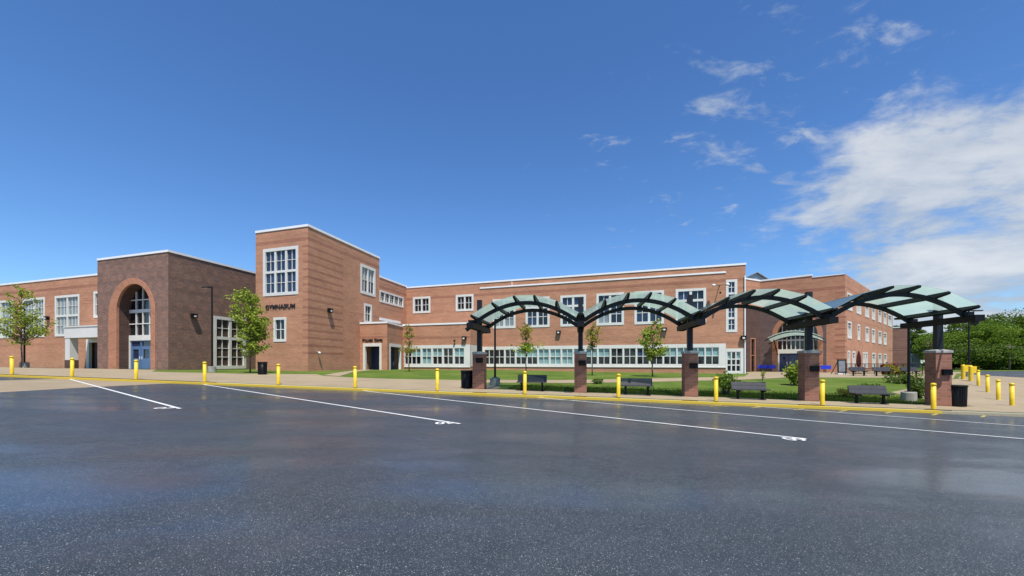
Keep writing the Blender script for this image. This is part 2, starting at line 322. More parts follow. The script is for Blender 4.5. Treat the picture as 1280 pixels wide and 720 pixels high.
# ------------------------------------------------------------------ mesh helpers
class MB:
    def __init__(s): s.v = []; s.f = []; s.m = []; s.uv = []
    def face(s, pts, mat=0, uv=None):
        i = len(s.v); s.v += [tuple(p) for p in pts]; s.f.append(tuple(range(i, i+len(pts)))); s.m.append(mat)
        s.uv.append(uv if uv else None)
    def hexa(s, o, a, b, c, mat=0):
        o, a, b, c = (Vector(q) for q in (o, a, b, c))
        if a.cross(b).dot(c) < 0: a, b = b, a
        i = len(s.v); P = [o, o+a, o+a+b, o+b, o+c, o+a+c, o+a+b+c, o+b+c]
        s.v += [tuple(p) for p in P]
        la, lb, lc = a.length, b.length, c.length
        for q, (w, h) in (((0, 3, 2, 1), (lb, la)), ((4, 5, 6, 7), (la, lb)), ((0, 1, 5, 4), (la, lc)), ((1, 2, 6, 5), (lb, lc)), ((2, 3, 7, 6), (la, lc)), ((3, 0, 4, 7), (lb, lc))):
            s.f.append(tuple(i+k for k in q)); s.m.append(mat); s.uv.append([(0, 0), (w, 0), (w, h), (0, h)])
    def box(s, c, size, rz=0, mat=0):
        ca, sa = math.cos(rz), math.sin(rz)
        a = Vector((ca, sa, 0))*size[0]; b = Vector((-sa, ca, 0))*size[1]; d = Vector((0, 0, size[2]))
        s.hexa(Vector(c)-a/2-b/2-d/2, a, b, d, mat)
    def beam(s, p, q, w, h, mat=0, up=(0, 0, 1)):
        p, q = Vector(p), Vector(q); d = q-p; side = d.cross(Vector(up)).normalized(); upv = side.cross(d).normalized()
        s.hexa(p-side*w/2-upv*h/2, side*w, upv*h, d, mat)
    def tube(s, pts, rad, n=8, mat=0, caps=True):
        pts = [Vector(p) for p in pts]; rr = rad if isinstance(rad, (list, tuple)) else [rad]*len(pts)
        base = len(s.v)
        for k, p in enumerate(pts):
            d = (pts[min(k+1, len(pts)-1)]-pts[max(k-1, 0)]).normalized()
            ref = Vector((0, 0, 1)) if abs(d.z) < .9 else Vector((1, 0, 0))
            e1 = d.cross(ref).normalized(); e2 = d.cross(e1)
            for j in range(n):
                t = 2*math.pi*j/n; s.v.append(tuple(p+(e1*math.cos(t)+e2*math.sin(t))*rr[k]))
        for k in range(len(pts)-1):
            for j in range(n):
                a = base+k*n+j; b2 = base+k*n+(j+1) % n
                s.f.append((a, a+n, b2+n, b2)); s.m.append(mat); s.uv.append(None)
        if caps:
            s.f.append(tuple(base+j for j in range(n))); s.m.append(mat); s.uv.append(None)
            s.f.append(tuple(base+(len(pts)-1)*n+j for j in reversed(range(n)))); s.m.append(mat); s.uv.append(None)
    def lathe(s, prof, c=(0, 0, 0), n=16, mat=0):
        base = len(s.v)
        for r, z in prof:
            for j in range(n):
                t = 2*math.pi*j/n; s.v.append((c[0]+r*math.cos(t), c[1]+r*math.sin(t), c[2]+z))
        for k in range(len(prof)-1):
            for j in range(n):
                a = base+k*n+j; b2 = base+k*n+(j+1) % n
                s.f.append((a, b2, b2+n, a+n)); s.m.append(mat); s.uv.append(None)
        s.f.append(tuple(base+j for j in reversed(range(n)))); s.m.append(mat); s.uv.append(None)
        s.f.append(tuple(base+(len(prof)-1)*n+j for j in range(n))); s.m.append(mat); s.uv.append(None)
    def ribbon(s, poly, z0, z1, out, inn, mat=0, closed=False):
        """mitred strip along a 2-D polyline; 'out' is the right-hand side of travel"""
        n = len(poly); P = [Vector(p[:2]) for p in poly]; offs = []
        for i in range(n):
            d0 = (P[i]-P[i-1]).normalized() if (closed or i > 0) else None
            d1 = (P[(i+1) % n]-P[i]).normalized() if (closed or i < n-1) else None
            d0 = d0 or d1; d1 = d1 or d0
            n0 = Vector((d0.y, -d0.x)); n1 = Vector((d1.y, -d1.x)); m = (n0+n1)
            m = m/(max(.3, 1+n0.dot(n1)))
            offs.append(m)
        rings = []
        zz0 = z0 if isinstance(z0, (list, tuple)) else [z0]*n; zz1 = z1 if isinstance(z1, (list, tuple)) else [z1]*n
        for i in range(n):
            o = P[i]+offs[i]*out; k = P[i]-offs[i]*inn
            rings.append([(o.x, o.y, zz0[i]), (o.x, o.y, zz1[i]), (k.x, k.y, zz1[i]), (k.x, k.y, zz0[i])])
        for i in range(n if closed else n-1):
            a, b = rings[i], rings[(i+1) % n]
            for j in range(4):
                k = (j+1) % 4
                s.face([a[j], b[j], b[k], a[k]][::-1], mat)
        if not closed:
            s.face(rings[0], mat); s.face(rings[-1][::-1], mat)
    def build(s, name, mats, parent=None, smooth=False, loc=None):
        me = bpy.data.meshes.new(name); me.from_pydata(s.v, [], s.f)
        if not isinstance(mats, (list, tuple)): mats = [mats]
        for m in mats: me.materials.append(mt[m] if isinstance(m, str) else m)
        me.polygons.foreach_set('material_index', s.m)
        if any(u is not None for u in s.uv):
            l = me.uv_layers.new(name='UVMap'); k = 0
            for p, u in zip(me.polygons, s.uv):
                for j in range(p.loop_total):
                    l.data[p.loop_start+j].uv = u[j] if u else (0, 0)
        if smooth: me.polygons.foreach_set('use_smooth', [True]*len(me.polygons))
        me.update()
        o = bpy.data.objects.new(name, me); C.objects.link(o)
        if parent is not None:
            o.parent = parent
            if loc is None: o.matrix_parent_inverse = Matrix.Translation(-parent.location) if not any(parent.rotation_euler) and parent.type == 'EMPTY' and parent.parent is None else parent.matrix_basis.inverted()
        if loc is not None: o.location = loc
        return o
def tag(o, label=None, cat=None, group=None, kind=None):
    for k, v in (('label', label), ('category', cat), ('group', group), ('kind', kind)):
        if v: o[k] = v
    return o
def empty(name, loc, label, cat, group=None, rz=0):
    o = bpy.data.objects.new(name, None); C.objects.link(o); o.location = loc; o.rotation_euler = (0, 0, rz)
    o.empty_display_size = .3
    return tag(o, label, cat, group)
def copy_tree(o, parent=None):
    c = o.copy(); C.objects.link(c)
    if parent is not None: c.parent = parent
    for ch in list(o.children): copy_tree(ch, c)
    return c
def struct(name, mb, m, smooth=False):
    return tag(mb.build(name, m, None, smooth), kind='structure')

# ------------------------------------------------------------------ the lie of the land
CD = Vector((.987, -.160)).normalized()            # along the kerb, to the right
CN = Vector((-CD.y, CD.x))                         # away from the parking lot
C0 = Vector((0, 19.2))-CN*.45                      # kerb face
def sd(x, y):
    p = Vector((x, y))-C0; return p.dot(CD), p.dot(CN)
def xy(s, d): return C0+CD*s+CN*d
def clamp(v, a, b): return max(a, min(b, v))
def lot(x, y): return .02-.0248*clamp(x, -90, 70)+.0069*clamp(y, -60, 60)
ZB = [(-90, 1.05), (-45, .98), (-28, .92), (-12, .80), (2, .60), (20, .50), (40, .45), (90, .35)]
def zbase(s):
    if s <= ZB[0][0]: return ZB[0][1]
    for (a, za), (b, zb) in zip(ZB, ZB[1:]):
        if s <= b: return za+(zb-za)*(s-a)/(b-a)
    return ZB[-1][1]
def smooth01(a, b, x):
    t = clamp((x-a)/(b-a), 0, 1); return t*t*(3-2*t)
def zkerb(s):
    p = xy(s, 0); return lot(p.x, p.y)+.12
def gz(x, y):
    s, d = sd(x, y)
    if d < 0: return lot(x, y)
    t = smooth01(2.5, 21, d); k = zkerb(s)
    return k+(zbase(s)-k)*t
def ray(px): return (px-640)/FOC
def gp(px, py, up=None):
    """the ground point seen at a pixel of the photograph"""
    r = ray(px); k = (py-HOR)/FOC; y = 4.0; last = None
    while y < 300:
        e = EYE-k*y-gz(r*y, y)
        if e < 0: break
        y += .05
    return Vector((r*y, y, gz(r*y, y)))
def at(px, y): return Vector((ray(px)*y, y))
def gat(px, y): x = ray(px)*y; return Vector((x, y, gz(x, y)))

def axis(lo, hi, fine_lo, fine_hi, step):
    a = [fine_lo+step*i for i in range(int((fine_hi-fine_lo)/step)+1)]
    v = fine_lo; st = step
    while v > lo: st *= 1.5; v -= st; a.insert(0, max(v, lo))
    v = a[-1]; st = step
    while v < hi: st *= 1.5; v += st; a.append(min(v, hi))
    return a
def sheet(name, ss, ds, zf, m, kind='structure'):
    mb = MB(); n = len(ds)
    for s in ss:
        for d in ds:
            p = xy(s, d); mb.v.append((p.x, p.y, zf(p.x, p.y)))
    for i in range(len(ss)-1):
        for j in range(n-1):
            a = i*n+j; mb.f.append((a, a+n, a+n+1, a+1)); mb.m.append(0); mb.uv.append(None)
    return tag(mb.build(name, m, None, True), kind=kind)
sheet('parking_lot', axis(-700, 700, -60, 60, 4), [-700, -400, -200, -100, -60, -40, -30, -20, -14, -9, -5, -2, 0.02], lambda x, y: lot(x, y), 'asphalt')
sheet('lawn', axis(-700, 700, -64, 70, 2), axis(.28, 900, .28, 60, 1.0)[0:], lambda x, y: gz(x, y) if sd(x, y)[1] >= 0 else lot(x, y)+.10, 'grass')
def drape(name, poly, lift, m, zf=gz, step=1.0):
    """a paved area: polygon in plan, laid on the ground"""
    pts = []
    for i, p in enumerate(poly):
        q = poly[(i+1) % len(poly)]; p = Vector(p[:2]); q = Vector(q[:2]); n = max(1, int((q-p).length/step))
        for k in range(n): pts.append(p.lerp(q, k/n))
    nb = len(pts); edges = [(i, (i+1) % nb) for i in range(nb)]
    sds = [sd(p.x, p.y) for p in pts]
    s0, s1 = min(a for a, b in sds), max(a for a, b in sds); d0, d1 = min(b for a, b in sds), max(b for a, b in sds)
    s = math.floor(s0/step)*step
    while s < s1:
        d = math.floor(d0/step)*step+.28
        while d < d1: pts.append(xy(s+.31, d)); d += step
        s += step*2
    r = delaunay_2d_cdt(pts, edges, [tuple(range(nb))], 1, 1e-4)
    mb = MB()
    mb.v = [(p.x, p.y, zf(p.x, p.y)+lift) for p in r[0]]
    for f in r[2]:
        a, b, c = (Vector(r[0][k]) for k in f[:3])
        if (b-a).cross(c-a) < 0: f = f[::-1]
        mb.f.append(tuple(f)); mb.m.append(0); mb.uv.append(None)
    return struct(name, mb, m, True)
def kerb(name, s0, s1, m):
    mb = MB(); n = max(2, int((s1-s0)/2)); P = [xy(s0+(s1-s0)*i/n, 0) for i in range(n+1)]
    mb.ribbon(P, [lot(p.x, p.y)-.1 for p in P], [zkerb(s0+(s1-s0)*i/n)-.02 for i, p in enumerate(P)], 0, .30)
    return struct(name, mb, m)
kerb('curb', -75, 16.9, 'curb_yellow'); kerb('curb', 16.9, 90, 'curb_bare')

# paved areas (outer edge just behind the kerb)
G = lambda x, y: gp(x, y).xy
EDGE = .30
left_edge = xy(-62, EDGE)
drape('sidewalk', [xy(-75, EDGE), xy(-9, EDGE), xy(-1.2, EDGE), xy(-1.2, 4.2), G(604, 479), G(604, 476.2), G(580, 475.4), G(490, 473.8), G(440, 472), G(404, 469.8), G(395, 467.8), G(300, 467.2), G(215, 465.3), G(190, 464.6), at(196, 38.2), at(120, 41.5), at(60, 44.0), at(-60, 51), xy(-75, 24)], .010, 'concrete')
drape('sidewalk', [xy(-1.2, EDGE), xy(20.2, EDGE), xy(20.2, 2.75), xy(-1.2, 2.75)], .014, 'concrete')
drape('path', [at(404, 31.2), at(452, 47.0), at(467, 46.4), at(440, 36.5), at(424, 30.0)], .018, 'concrete')
drape('path', [(-2.2, 26.4), (4.5, 27.6), (11, 29.6), (17.4, 31.4), (22, 33.4), (21, 35.2), (17, 34.1), (10.6, 32.2), (4.2, 30.2), (-2.0, 28.9)], .018, 'concrete')
drape('plaza', [at(930, 34.2), at(1000, 33.8), at(1080, 33.6), at(1150, 33.0), at(1192, 32.0), at(1196, 50), at(1175, 62), at(1056, 60), at(960, 60), at(932, 50), at(936, 44)], .012, 'concrete')
drape('promenade', [xy(20.2, EDGE), xy(88, EDGE), xy(88, 46), xy(40, 44), at(1204, 46), at(1198, 32.4), xy(21.0, 9), xy(20.2, 4)], .016, 'concrete')
drape('roadway', [at(1420, 31.5), at(1282, 33.5), at(1228, 40), at(1204, 46.3), at(1200, 58), at(1300, 62), at(1420, 60)], .03, 'asphalt', gz, 2.0)
# concrete drive crossing the corner of the lot, and lot markings
LZ = lambda x, y: lot(x, y)
def lp(px, py):
    r = ray(px); k = (py-HOR)/FOC; y = EYE-.02; y = (EYE-.02)/(k-.0248*r+.0069); return Vector((r*y, y))
drape('driveway', [lp(-90, 494.5), lp(0, 490.5), lp(110, 484.3), lp(248, 477.6), xy(-18.5, -.02), xy(-24.2, -.02), lp(112, 472.6), lp(70, 473.7), lp(0, 475.6), lp(-90, 478)], .004, 'concrete_drive', LZ, 1.5)
def stripe(p, q, w, m='paint_white', lift=.009):
    mb = MB(); p, q = Vector(p), Vector(q); d = (q-p).normalized(); n = Vector((-d.y, d.x))*w/2; k = max(1, int((q-p).length/3))
    for i in range(k):
        a, b = p.lerp(q, i/k), p.lerp(q, (i+1)/k)
        mb.face([(v.x, v.y, lot(v.x, v.y)+lift) for v in (a-n, b-n, b+n, a+n)])
    return struct('road_marking', mb, m)
stripe(lp(80, 472.2), lp(225, 511), .10); stripe(lp(240, 478.6), lp(575, 530), .10)
stripe(lp(425, 485.5), lp(1008, 549), .105); stripe(lp(590, 490.2), lp(1420, 560.8), .10); stripe(lp(945, 508.2), lp(1420, 543), .085)
for s in range(11):                                   # faint hatch along the kerb
    a = xy(8.2+s*1.55, -.85); b = a+Vector((.80, .60))*1.0
    stripe(a, b, .10, 'paint_yellow')
stripe(xy(-14, -.62), xy(9, -.62), .09, 'paint_yellow')
def text_mesh(name, body, size, m, extrude=.0, bold=0.0, spacing=1.0):
    cu = bpy.data.curves.new(name, 'FONT'); cu.body = body; cu.size = size; cu.extrude = extrude; cu.offset = bold
    cu.align_x = 'CENTER'; cu.align_y = 'CENTER'; cu.space_character = spacing
    o = bpy.data.objects.new(name, cu); C.objects.link(o); bpy.context.view_layer.update()
    me = bpy.data.meshes.new_from_object(o.evaluated_get(bpy.context.evaluated_depsgraph_get()))
    bpy.data.objects.remove(o); me.name = name; me.materials.clear(); me.materials.append(mt[m])
    r = bpy.data.objects.new(name, me); C.objects.link(r); return r
for (px, py, tx) in ((205, 510.6, '07'), (556, 529.6, '08'), (994, 549.6, '09')):
    o = text_mesh('road_marking', tx, .50, 'paint_white', 0, .012); p = lp(px, py)
    nrm = Vector((.0248, -.0069, 1)).normalized(); ex = Vector((1, 0, -.0248)).normalized(); ey = nrm.cross(ex)
    mx = Matrix((ex, ey, nrm)).transposed().to_4x4(); mx.translation = (p.x, p.y, lot(p.x, p.y)+.012); o.matrix_world = mx
    tag(o, kind='structure')

# ------------------------------------------------------------------ facades
class Facade:
    def __init__(s, A, B): s.A = Vector(A[:2]); s.B = Vector(B[:2]); s.d = (s.B-s.A).normalized(); s.n = Vector((s.d.y, -s.d.x)); s.L = (s.B-s.A).length
    def pt(s, u, z, o=0): p = s.A+s.d*u+s.n*o; return Vector((p.x, p.y, z))
    def u(s, px): r = ray(px); return (r*s.A.y-s.A.x)/(s.d.x-r*s.d.y)
    def Y(s, px): return (s.A+s.d*s.u(px)).y
    def z(s, px, py): return EYE-(py-HOR)/FOC*s.Y(px)
    def rect(s, l, r, t, b): m = (l+r)/2; return (s.u(l), s.u(r), s.z(m, b), s.z(m, t))
def inter(A, d, px):
    """the point where the line A + t d crosses the sight line of a pixel column"""
    r = ray(px); t = (r*A.y-A.x)/(d.x-r*d.y); return A+d*t
UL = Vector((-.947, .320)).normalized()              # front faces, going left
VB = Vector((.225, .974)).normalized()               # side faces, going back
def fbox(mb, F, u0, u1, z0, z1, o0, o1, mat=0):
    mb.hexa(F.pt(u0, z0, o0), F.pt(u1, z0, o0)-F.pt(u0, z0, o0), F.pt(u0, z0, o1)-F.pt(u0, z0, o0), Vector((0, 0, z1-z0)), mat)
def wall(mb, F, z0, z1, holes=(), u0=0, u1=None, matfn=None, ub=(), zb=(), reveal=.22, o=0, uoff=0):
    u1 = F.L if u1 is None else u1
    us = sorted(set([u0, u1]+[u for h in holes for u in h[:2] if u0 < u < u1]+[u for u in ub if u0 < u < u1]))
    zs = sorted(set([z0, z1]+[z for h in holes for z in h[2:4] if z0 < z < z1]+[z for z in zb if z0 < z < z1]))
    for a, b in zip(us, us[1:]):
        for c, d in zip(zs, zs[1:]):
            mu, mz = (a+b)/2, (c+d)/2
            if any(h[0] < mu < h[1] and h[2] < mz < h[3] for h in holes): continue
            mb.face([F.pt(a, c, o), F.pt(b, c, o), F.pt(b, d, o), F.pt(a, d, o)], matfn(mu, mz) if matfn else 0, [(a+uoff, c), (b+uoff, c), (b+uoff, d), (a+uoff, d)])
    for h in holes:
        a, b, c, d = max(h[0], u0), min(h[1], u1), max(h[2], z0), min(h[3], z1)
        for p, q in (((a, c), (b, c)), ((b, c), (b, d)), ((b, d), (a, d)), ((a, d), (a, c))):
            mb.face([F.pt(p[0], p[1], o), F.pt(p[0], p[1], o-reveal), F.pt(q[0], q[1], o-reveal), F.pt(q[0], q[1], o)], 0, [(0, 0), (.2, 0), (.2, 1), (0, 1)])
def window(parent, F, rc, cols=2, rows=(1,), lights=(2, (2,)), sur=.22, sill=.24, mull=.11, light=.05, pane='glass', panefn=None, proud=.035, deep=.20, name='window', fm='frame'):
    """cast-stone surround, mullions and glazing bars in one mesh; the glass is its child"""
    u0, u1, z0, z1 = rc; f = MB(); g = MB()
    fbox(f, F, u0, u0+sur, z0, z1, -deep, proud); fbox(f, F, u1-sur, u1, z0, z1, -deep, proud)
    if sill: fbox(f, F, u0+sur, u1-sur, z0, z0+sill, -deep, proud+.012)
    if sur: fbox(f, F, u0+sur, u1-sur, z1-sur, z1, -deep, proud)
    a, b, c, d = u0+sur, u1-sur, z0+sill, z1-sur
    cw = (b-a-mull*(cols-1))/cols; tot = sum(rows); rh = (d-c-mull*(len(rows)-1))
    mats = ['glass', 'glass_blue', 'glass_teal', 'glass_grey', 'glass_white', 'glass_brown', 'navy', 'blue']
    zt = d
    for ri, rr in enumerate(rows):
        h = rh*rr/tot; zb = zt-h
        if ri < len(rows)-1: 
            for ci in range(cols): fbox(f, F, a+ci*(cw+mull), a+ci*(cw+mull)+cw, zb-mull, zb, -deep+.02, -.012)
        for ci in range(cols):
            ua = a+ci*(cw+mull); ub = ua+cw
            if ri == 0 and ci < cols-1: fbox(f, F, ub, ub+mull, c, d, -deep+.02, .004)
            lc, lr = lights[0], lights[1][ri % len(lights[1])]
            for k in range(1, lc): fbox(f, F, ua+cw*k/lc-light/2, ua+cw*k/lc+light/2, zb, zt, -deep+.03, -.075)
            xs = [ua]+[ua+cw*k/lc for k in range(1, lc)]+[ub]
            for k in range(1, lr):
                zz = zb+h*k/lr
                for q in range(lc):
                    fbox(f, F, xs[q]+(light/2 if q else 0), xs[q+1]-(light/2 if q < lc-1 else 0), zz-light/2, zz+light/2, -deep+.03, -.080)
            for k in range(lr):
                pm = panefn(ci, ri, lr-1-k) if panefn else pane
                tilt = random.uniform(-.006, .006)
                g.face([F.pt(ua, zb+h*k/lr, -.14), F.pt(ub, zb+h*k/lr, -.14+tilt), F.pt(ub, zb+h*(k+1)/lr, -.14+tilt), F.pt(ua, zb+h*(k+1)/lr, -.14)], mats.index(pm))
        zt = zb-mull
    w = f.build(name, fm, parent); g.build('pane', mats, w)
    return w
def coping(parent, pts, z, h=.18, inn=.36):
    mb = MB(); mb.ribbon(pts, z-h*.25, z+h*.75, .06, inn); return mb.build('coping', 'coping', parent)
def flatroof(parent, pts, z):
    mb = MB(); pts = [Vector(p[:2]) for p in pts]
    mb.face([(p.x, p.y, z) for p in pts]); return mb.build('roof', 'roof', parent)
def backs(mb, pts, z0, z1, mat=0):
    for p, q in zip(pts, pts[1:]):
        F = Facade(p, q); wall(mb, F, z0, z1, matfn=lambda u, z: mat)

# ---- gymnasium tower
T1 = at(385, 39.2); T0 = inter(T1, UL, 319.6); T2 = inter(T1, VB, 474.2); T3 = T0+(T2-T1)
FTf, FTs = Facade(T0, T1), Facade(T1, T2)
ZT = EYE+(HOR-282.3)/FOC*39.2
tower = empty('gymnasium_tower', (T1.x, T1.y, gz(*T1)), 'tall red brick gymnasium tower with striped corners beside the brown arched block', 'building')
wf = FTf.rect(329, 373, 309.3, 369.2); ws = FTf.rect(342, 358, 396.6, 427.2)
ws1 = FTs.rect(450.6, 469.2, 332.8, 368.8); ws2 = FTs.rect(455, 464.8, 380, 404)
bz = [ZT-1.35, ZT-1.0]; st = [ZT-1.9-.72*i for i in range(15)]
stb = [v for s_ in st for v in (s_-.11, s_+.11)]
def tower_front(u, z):
    if bz[0] < z < bz[1]: return 1
    if u > FTf.L-.62 and any(abs(z-s_) < .11 for s_ in st): return 1
    return 0
us_end = FTs.u(429)
def tower_side(u, z):
    if bz[0] < z < bz[1]: return 1
    if u < us_end and any(abs(z-s_) < .11 for s_ in st): return 1
    return 0
mb = MB(); wall(mb, FTf, -.4, ZT, [wf, ws], matfn=tower_front, ub=[FTf.L-.62], zb=bz+stb)
wall(mb, FTs, -.4, ZT, [ws1, ws2], matfn=tower_side, ub=[us_end], zb=bz+stb, uoff=7.3)
backs(mb, [T2, T3, T0], -.4, ZT); mb.build('wall', ['brick', 'brick_band'], tower)
window(tower, FTf, wf, 3, (1, 1), (2, (2, 2)), .30, .30, .22, .05, 'glass_blue')
window(tower, FTf, ws, 1, (1,), (2, (2,)), .24, .26, .1, .07, 'glass')
window(tower, FTs, ws1, 2, (1,), (2, (2,)), .30, .32, .18, .04, panefn=lambda c, r, k: 'glass_grey' if k == 0 else 'glass_blue')
window(tower, FTs, ws2, 1, (1,), (2, (2,)), .26, .26, .1, .07, 'glass')
coping(tower, [T0, T1, T2, T3], ZT, .22); flatroof(tower, [T0, T1, T2, T3], ZT-.4)

# ---- connecting wing behind the tower
K0 = T2; K1 = inter(T2, VB, 508); KB = K1+UL*16
FK = Facade(K0, K1); ZK = EYE+(HOR-358.6)/FOC*K1.y
conn = empty('connecting_wing', (K1.x, K1.y, gz(*K1)), 'narrow red brick wing with a five pane ribbon window behind the tower', 'building')
rb = (.04, FK.u(504.2), FK.z(489, 380.5)-.05, FK.z(489, 367.3)+.05)
zfl = FK.z(487, 401)
mb = MB(); wall(mb, FK, -.4, ZK, [rb], matfn=lambda u, z: 1 if ZK-1.35 < z < ZK-1.0 else 0, zb=[ZK-1.35, ZK-1.0])
backs(mb, [K1, KB, T3], -.4, ZK); mb.build('wall', ['brick', 'brick_band'], conn)
window(conn, FK, rb, 5, (1,), (2, (2,)), .20, .22, .22, .04, 'glass')
mb = MB(); fbox(mb, FK, .02, FK.u(500), zfl-.16, zfl+.16, .002, .10); mb.build('flashing', 'coping', conn)
coping(conn, [K0, K1], ZK, .2); flatroof(conn, [K0, K1, KB, T3], ZK-.4)

# ---- central classroom building
M1 = at(932, 44.2); M0 = inter(M1, UL, 508.0)
# keep its left end on the connecting wing's far corner
M0 = K1.copy(); 
dM = (M1-M0).normalized()
FM = Facade(M0, M1); ZM = EYE+(HOR-330.4)/FOC*44.2
central = empty('classroom_building', (M1.x, M1.y, gz(*M1)), 'long two storey red brick classroom building with pale ribbon windows behind the glass walkway', 'building')
Bp0 = at(503.5, 51.6); Bp1 = inter(Bp0, -UL, 588); Bp2 = inter(Bp1, VB, 603.5)
tB = FM.u(603.5); Bp2 = (FM.A+FM.d*tB)
FB, FBr = Facade(Bp0, Bp1), Facade(Bp1, Bp2)
ZBP = EYE+(HOR-404.2)/FOC*Bp1.y
uppers = [(616, 644.5, 372.0, 410), (657, 687, 370.6, 408.8), (700.5, 732.5, 369, 407.4), (745.5, 780, 366.8, 406.6), (793, 830, 364.3, 405.4), (844.5, 882.7, 361.6, 404.6)]
uh = [FM.rect(*q) for q in uppers]
zt = sum(h[3] for h in uh)/6; zb_ = sum(h[2] for h in uh)/6
uh = [(h[0], h[1], zb_, zt) for h in uh]
tall = FM.rect(907.3, 921.6, 349.4, 415.2)
left2 = [FM.rect(516.3, 538, 371, 391.4), FM.rect(569.8, 592, 368.2, 388.8)]
band = (FM.u(603.6), FM.u(907.2), FM.z(760, 458.0), FM.z(760, 431.4))
doorr = (FM.u(907.3), FM.u(931.2), .3, FM.z(919, 435.6))
def main_mat(u, z):
    if ZM-1.75 < z < ZM-1.4: return 1
    return 0
mb = MB(); wall(mb, FM, -.4, ZM, uh+[tall, band, doorr]+left2, matfn=main_mat, zb=[ZM-1.75, ZM-1.4])
backs(mb, [M1, M1-UL*0+VB*18, M0+VB*18], -.4, ZM); mb.build('wall', ['brick', 'brick_band'], central)
for h in uh: window(central, FM, h, 2, (1, 2.25), (2, (1, 2)), .27, .30, .26, .07, panefn=lambda c, r, k: random.choice(['glass_blue', 'glass_blue', 'glass', 'glass_blue', 'glass_grey' if k == 1 else 'glass_blue']))
window(central, FM, tall, 1, (1, 1, 1, 1), (2, (2, 1, 2, 2)), .26, .28, .22, .06, 'glass_blue')
for h in left2: window(central, FM, h, 2, (1,), (2, (2,)), .27, .28, .22, .06, 'glass')
def bandpart(parent, F, rc, cents, hw, kinds, zlo, zhi):
    """pale panel with a row of windows let into it"""
    us = [F.u(c) for c in cents]; hs = [(u-hw, u+hw, zlo, zhi) for u in us]
    hs = [(max(h[0], rc[0]+.05), min(h[1], rc[1]-.05), h[2], h[3]) for h in hs]
    m2 = MB(); wall(m2, F, rc[2], rc[3], hs, rc[0], rc[1], reveal=.16, o=.03)
    fbox(m2, F, rc[0], rc[1], rc[2]-.10, rc[2], -.1, .08)
    for q in ((rc[0], rc[2], rc[0], rc[3]), (rc[1], rc[2], rc[1], rc[3]), (rc[0], rc[3], rc[1], rc[3])):
        m2.face([F.pt(q[0], q[1], .03), F.pt(q[0], q[1], -.1), F.pt(q[2], q[3], -.1), F.pt(q[2], q[3], .03)])
    m2.build('window_band', 'stone', parent)
    for h, k in zip(hs, kinds):
        fn = {'d': lambda c, r, q: 'glass', 't': lambda c, r, q: 'glass_teal', 'm': lambda c, r, q: 'glass_teal' if r == 0 else 'glass', 'g': lambda c, r, q: 'glass_blue' if r == 0 else 'glass'}[k]
        window(parent, F, h, 2, (1, 1), (1, (1, 1)), .04, .04, .07, .04, panefn=fn, proud=-.02)
cents = [611.5, 624.2, 637.6, 651.2, 665.3, 679.6, 694.2, 709, 724, 739.3, 755, 771, 787.2, 803.7, 820.5, 837.5, 854.6, 872.4, 890.2]
zlo, zhi = FM.z(760, 455.4), FM.z(760, 435.6)
bandpart(central, FM, band, cents, .655, 'dddmmtttmmmddggmmmm', zlo, zhi)
m2 = MB(); dh = (FM.u(908.6), FM.u(925.6), FM.z(917, 464.6), FM.z(917, 439.6))
wall(m2, FM, doorr[2], doorr[3], [dh], doorr[0], doorr[1], reveal=.16, o=.03); m2.build('door_surround', 'stone', central)
window(central, FM, dh, 3, (1.3, 1, 1.1), (1, (1, 1, 1)), .06, .08, .12, .04, panefn=lambda c, r, k: 'glass_teal' if r == 0 and c != 1 else 'glass', proud=-.02, name='door')
us0 = FM.u(600); us1 = FM.u(907.3); zs_ = FM.z(760, 349.8)
mb = MB(); fbox(mb, FM, us0, us1, zs_-.085, zs_+.085, .002, .07); mb.build('string_course', 'coping', central)
uj = FM.u(640); mb = MB(); fbox(mb, FM, uj-.04, uj+.04, zs_+.09, ZM-.06, .002, .03); mb.build('expansion_joint', 'coping', central)
coping(central, [M0, M1, M1+VB*18], ZM, .2); flatroof(central, [M0, M1, M1+VB*18, M0+VB*18], ZM-.4)
mb = MB(); q = FM.pt(FM.L-.08, 0, .10); mb.tube([(q.x, q.y, gz(q.x, q.y)), (q.x, q.y, ZM-1.2)], .07, 8); mb.build('downpipe', 'coping', central)
# one-storey projection in front of its left end
bband = (FB.u(505.5), FB.L-.02, FB.z(546, 458), FB.z(546, 431.4)); rband = (.02, FBr.L-.02, bband[2], bband[3])
mb = MB(); wall(mb, FB, -.4, ZBP, [bband], matfn=lambda u, z: 1 if ZBP-1.75 < z < ZBP-1.45 else 0, zb=[ZBP-1.75, ZBP-1.45])
wall(mb, FBr, -.4, ZBP, [rband], uoff=3.3)
mb.build('ground_floor_wall', ['brick', 'brick_band'], central)
bandpart(central, FB, bband, [509, 520.2, 533.3, 546.7, 560.2, 574], .63, 'dmtmdm', FB.z(546, 455.2), FB.z(546, 435.4))
mb = MB(); wall(mb, FBr, rband[2], rband[3], [], rband[0], rband[1], o=.03); mb.build('window_band', 'stone', central)
coping(central, [Bp0, Bp1, Bp2], ZBP, .2); flatroof(central, [Bp0, Bp1, Bp2, FM.pt(FM.u(560), 0).xy, M0+Vector((.1, -.1))], ZBP-.15)
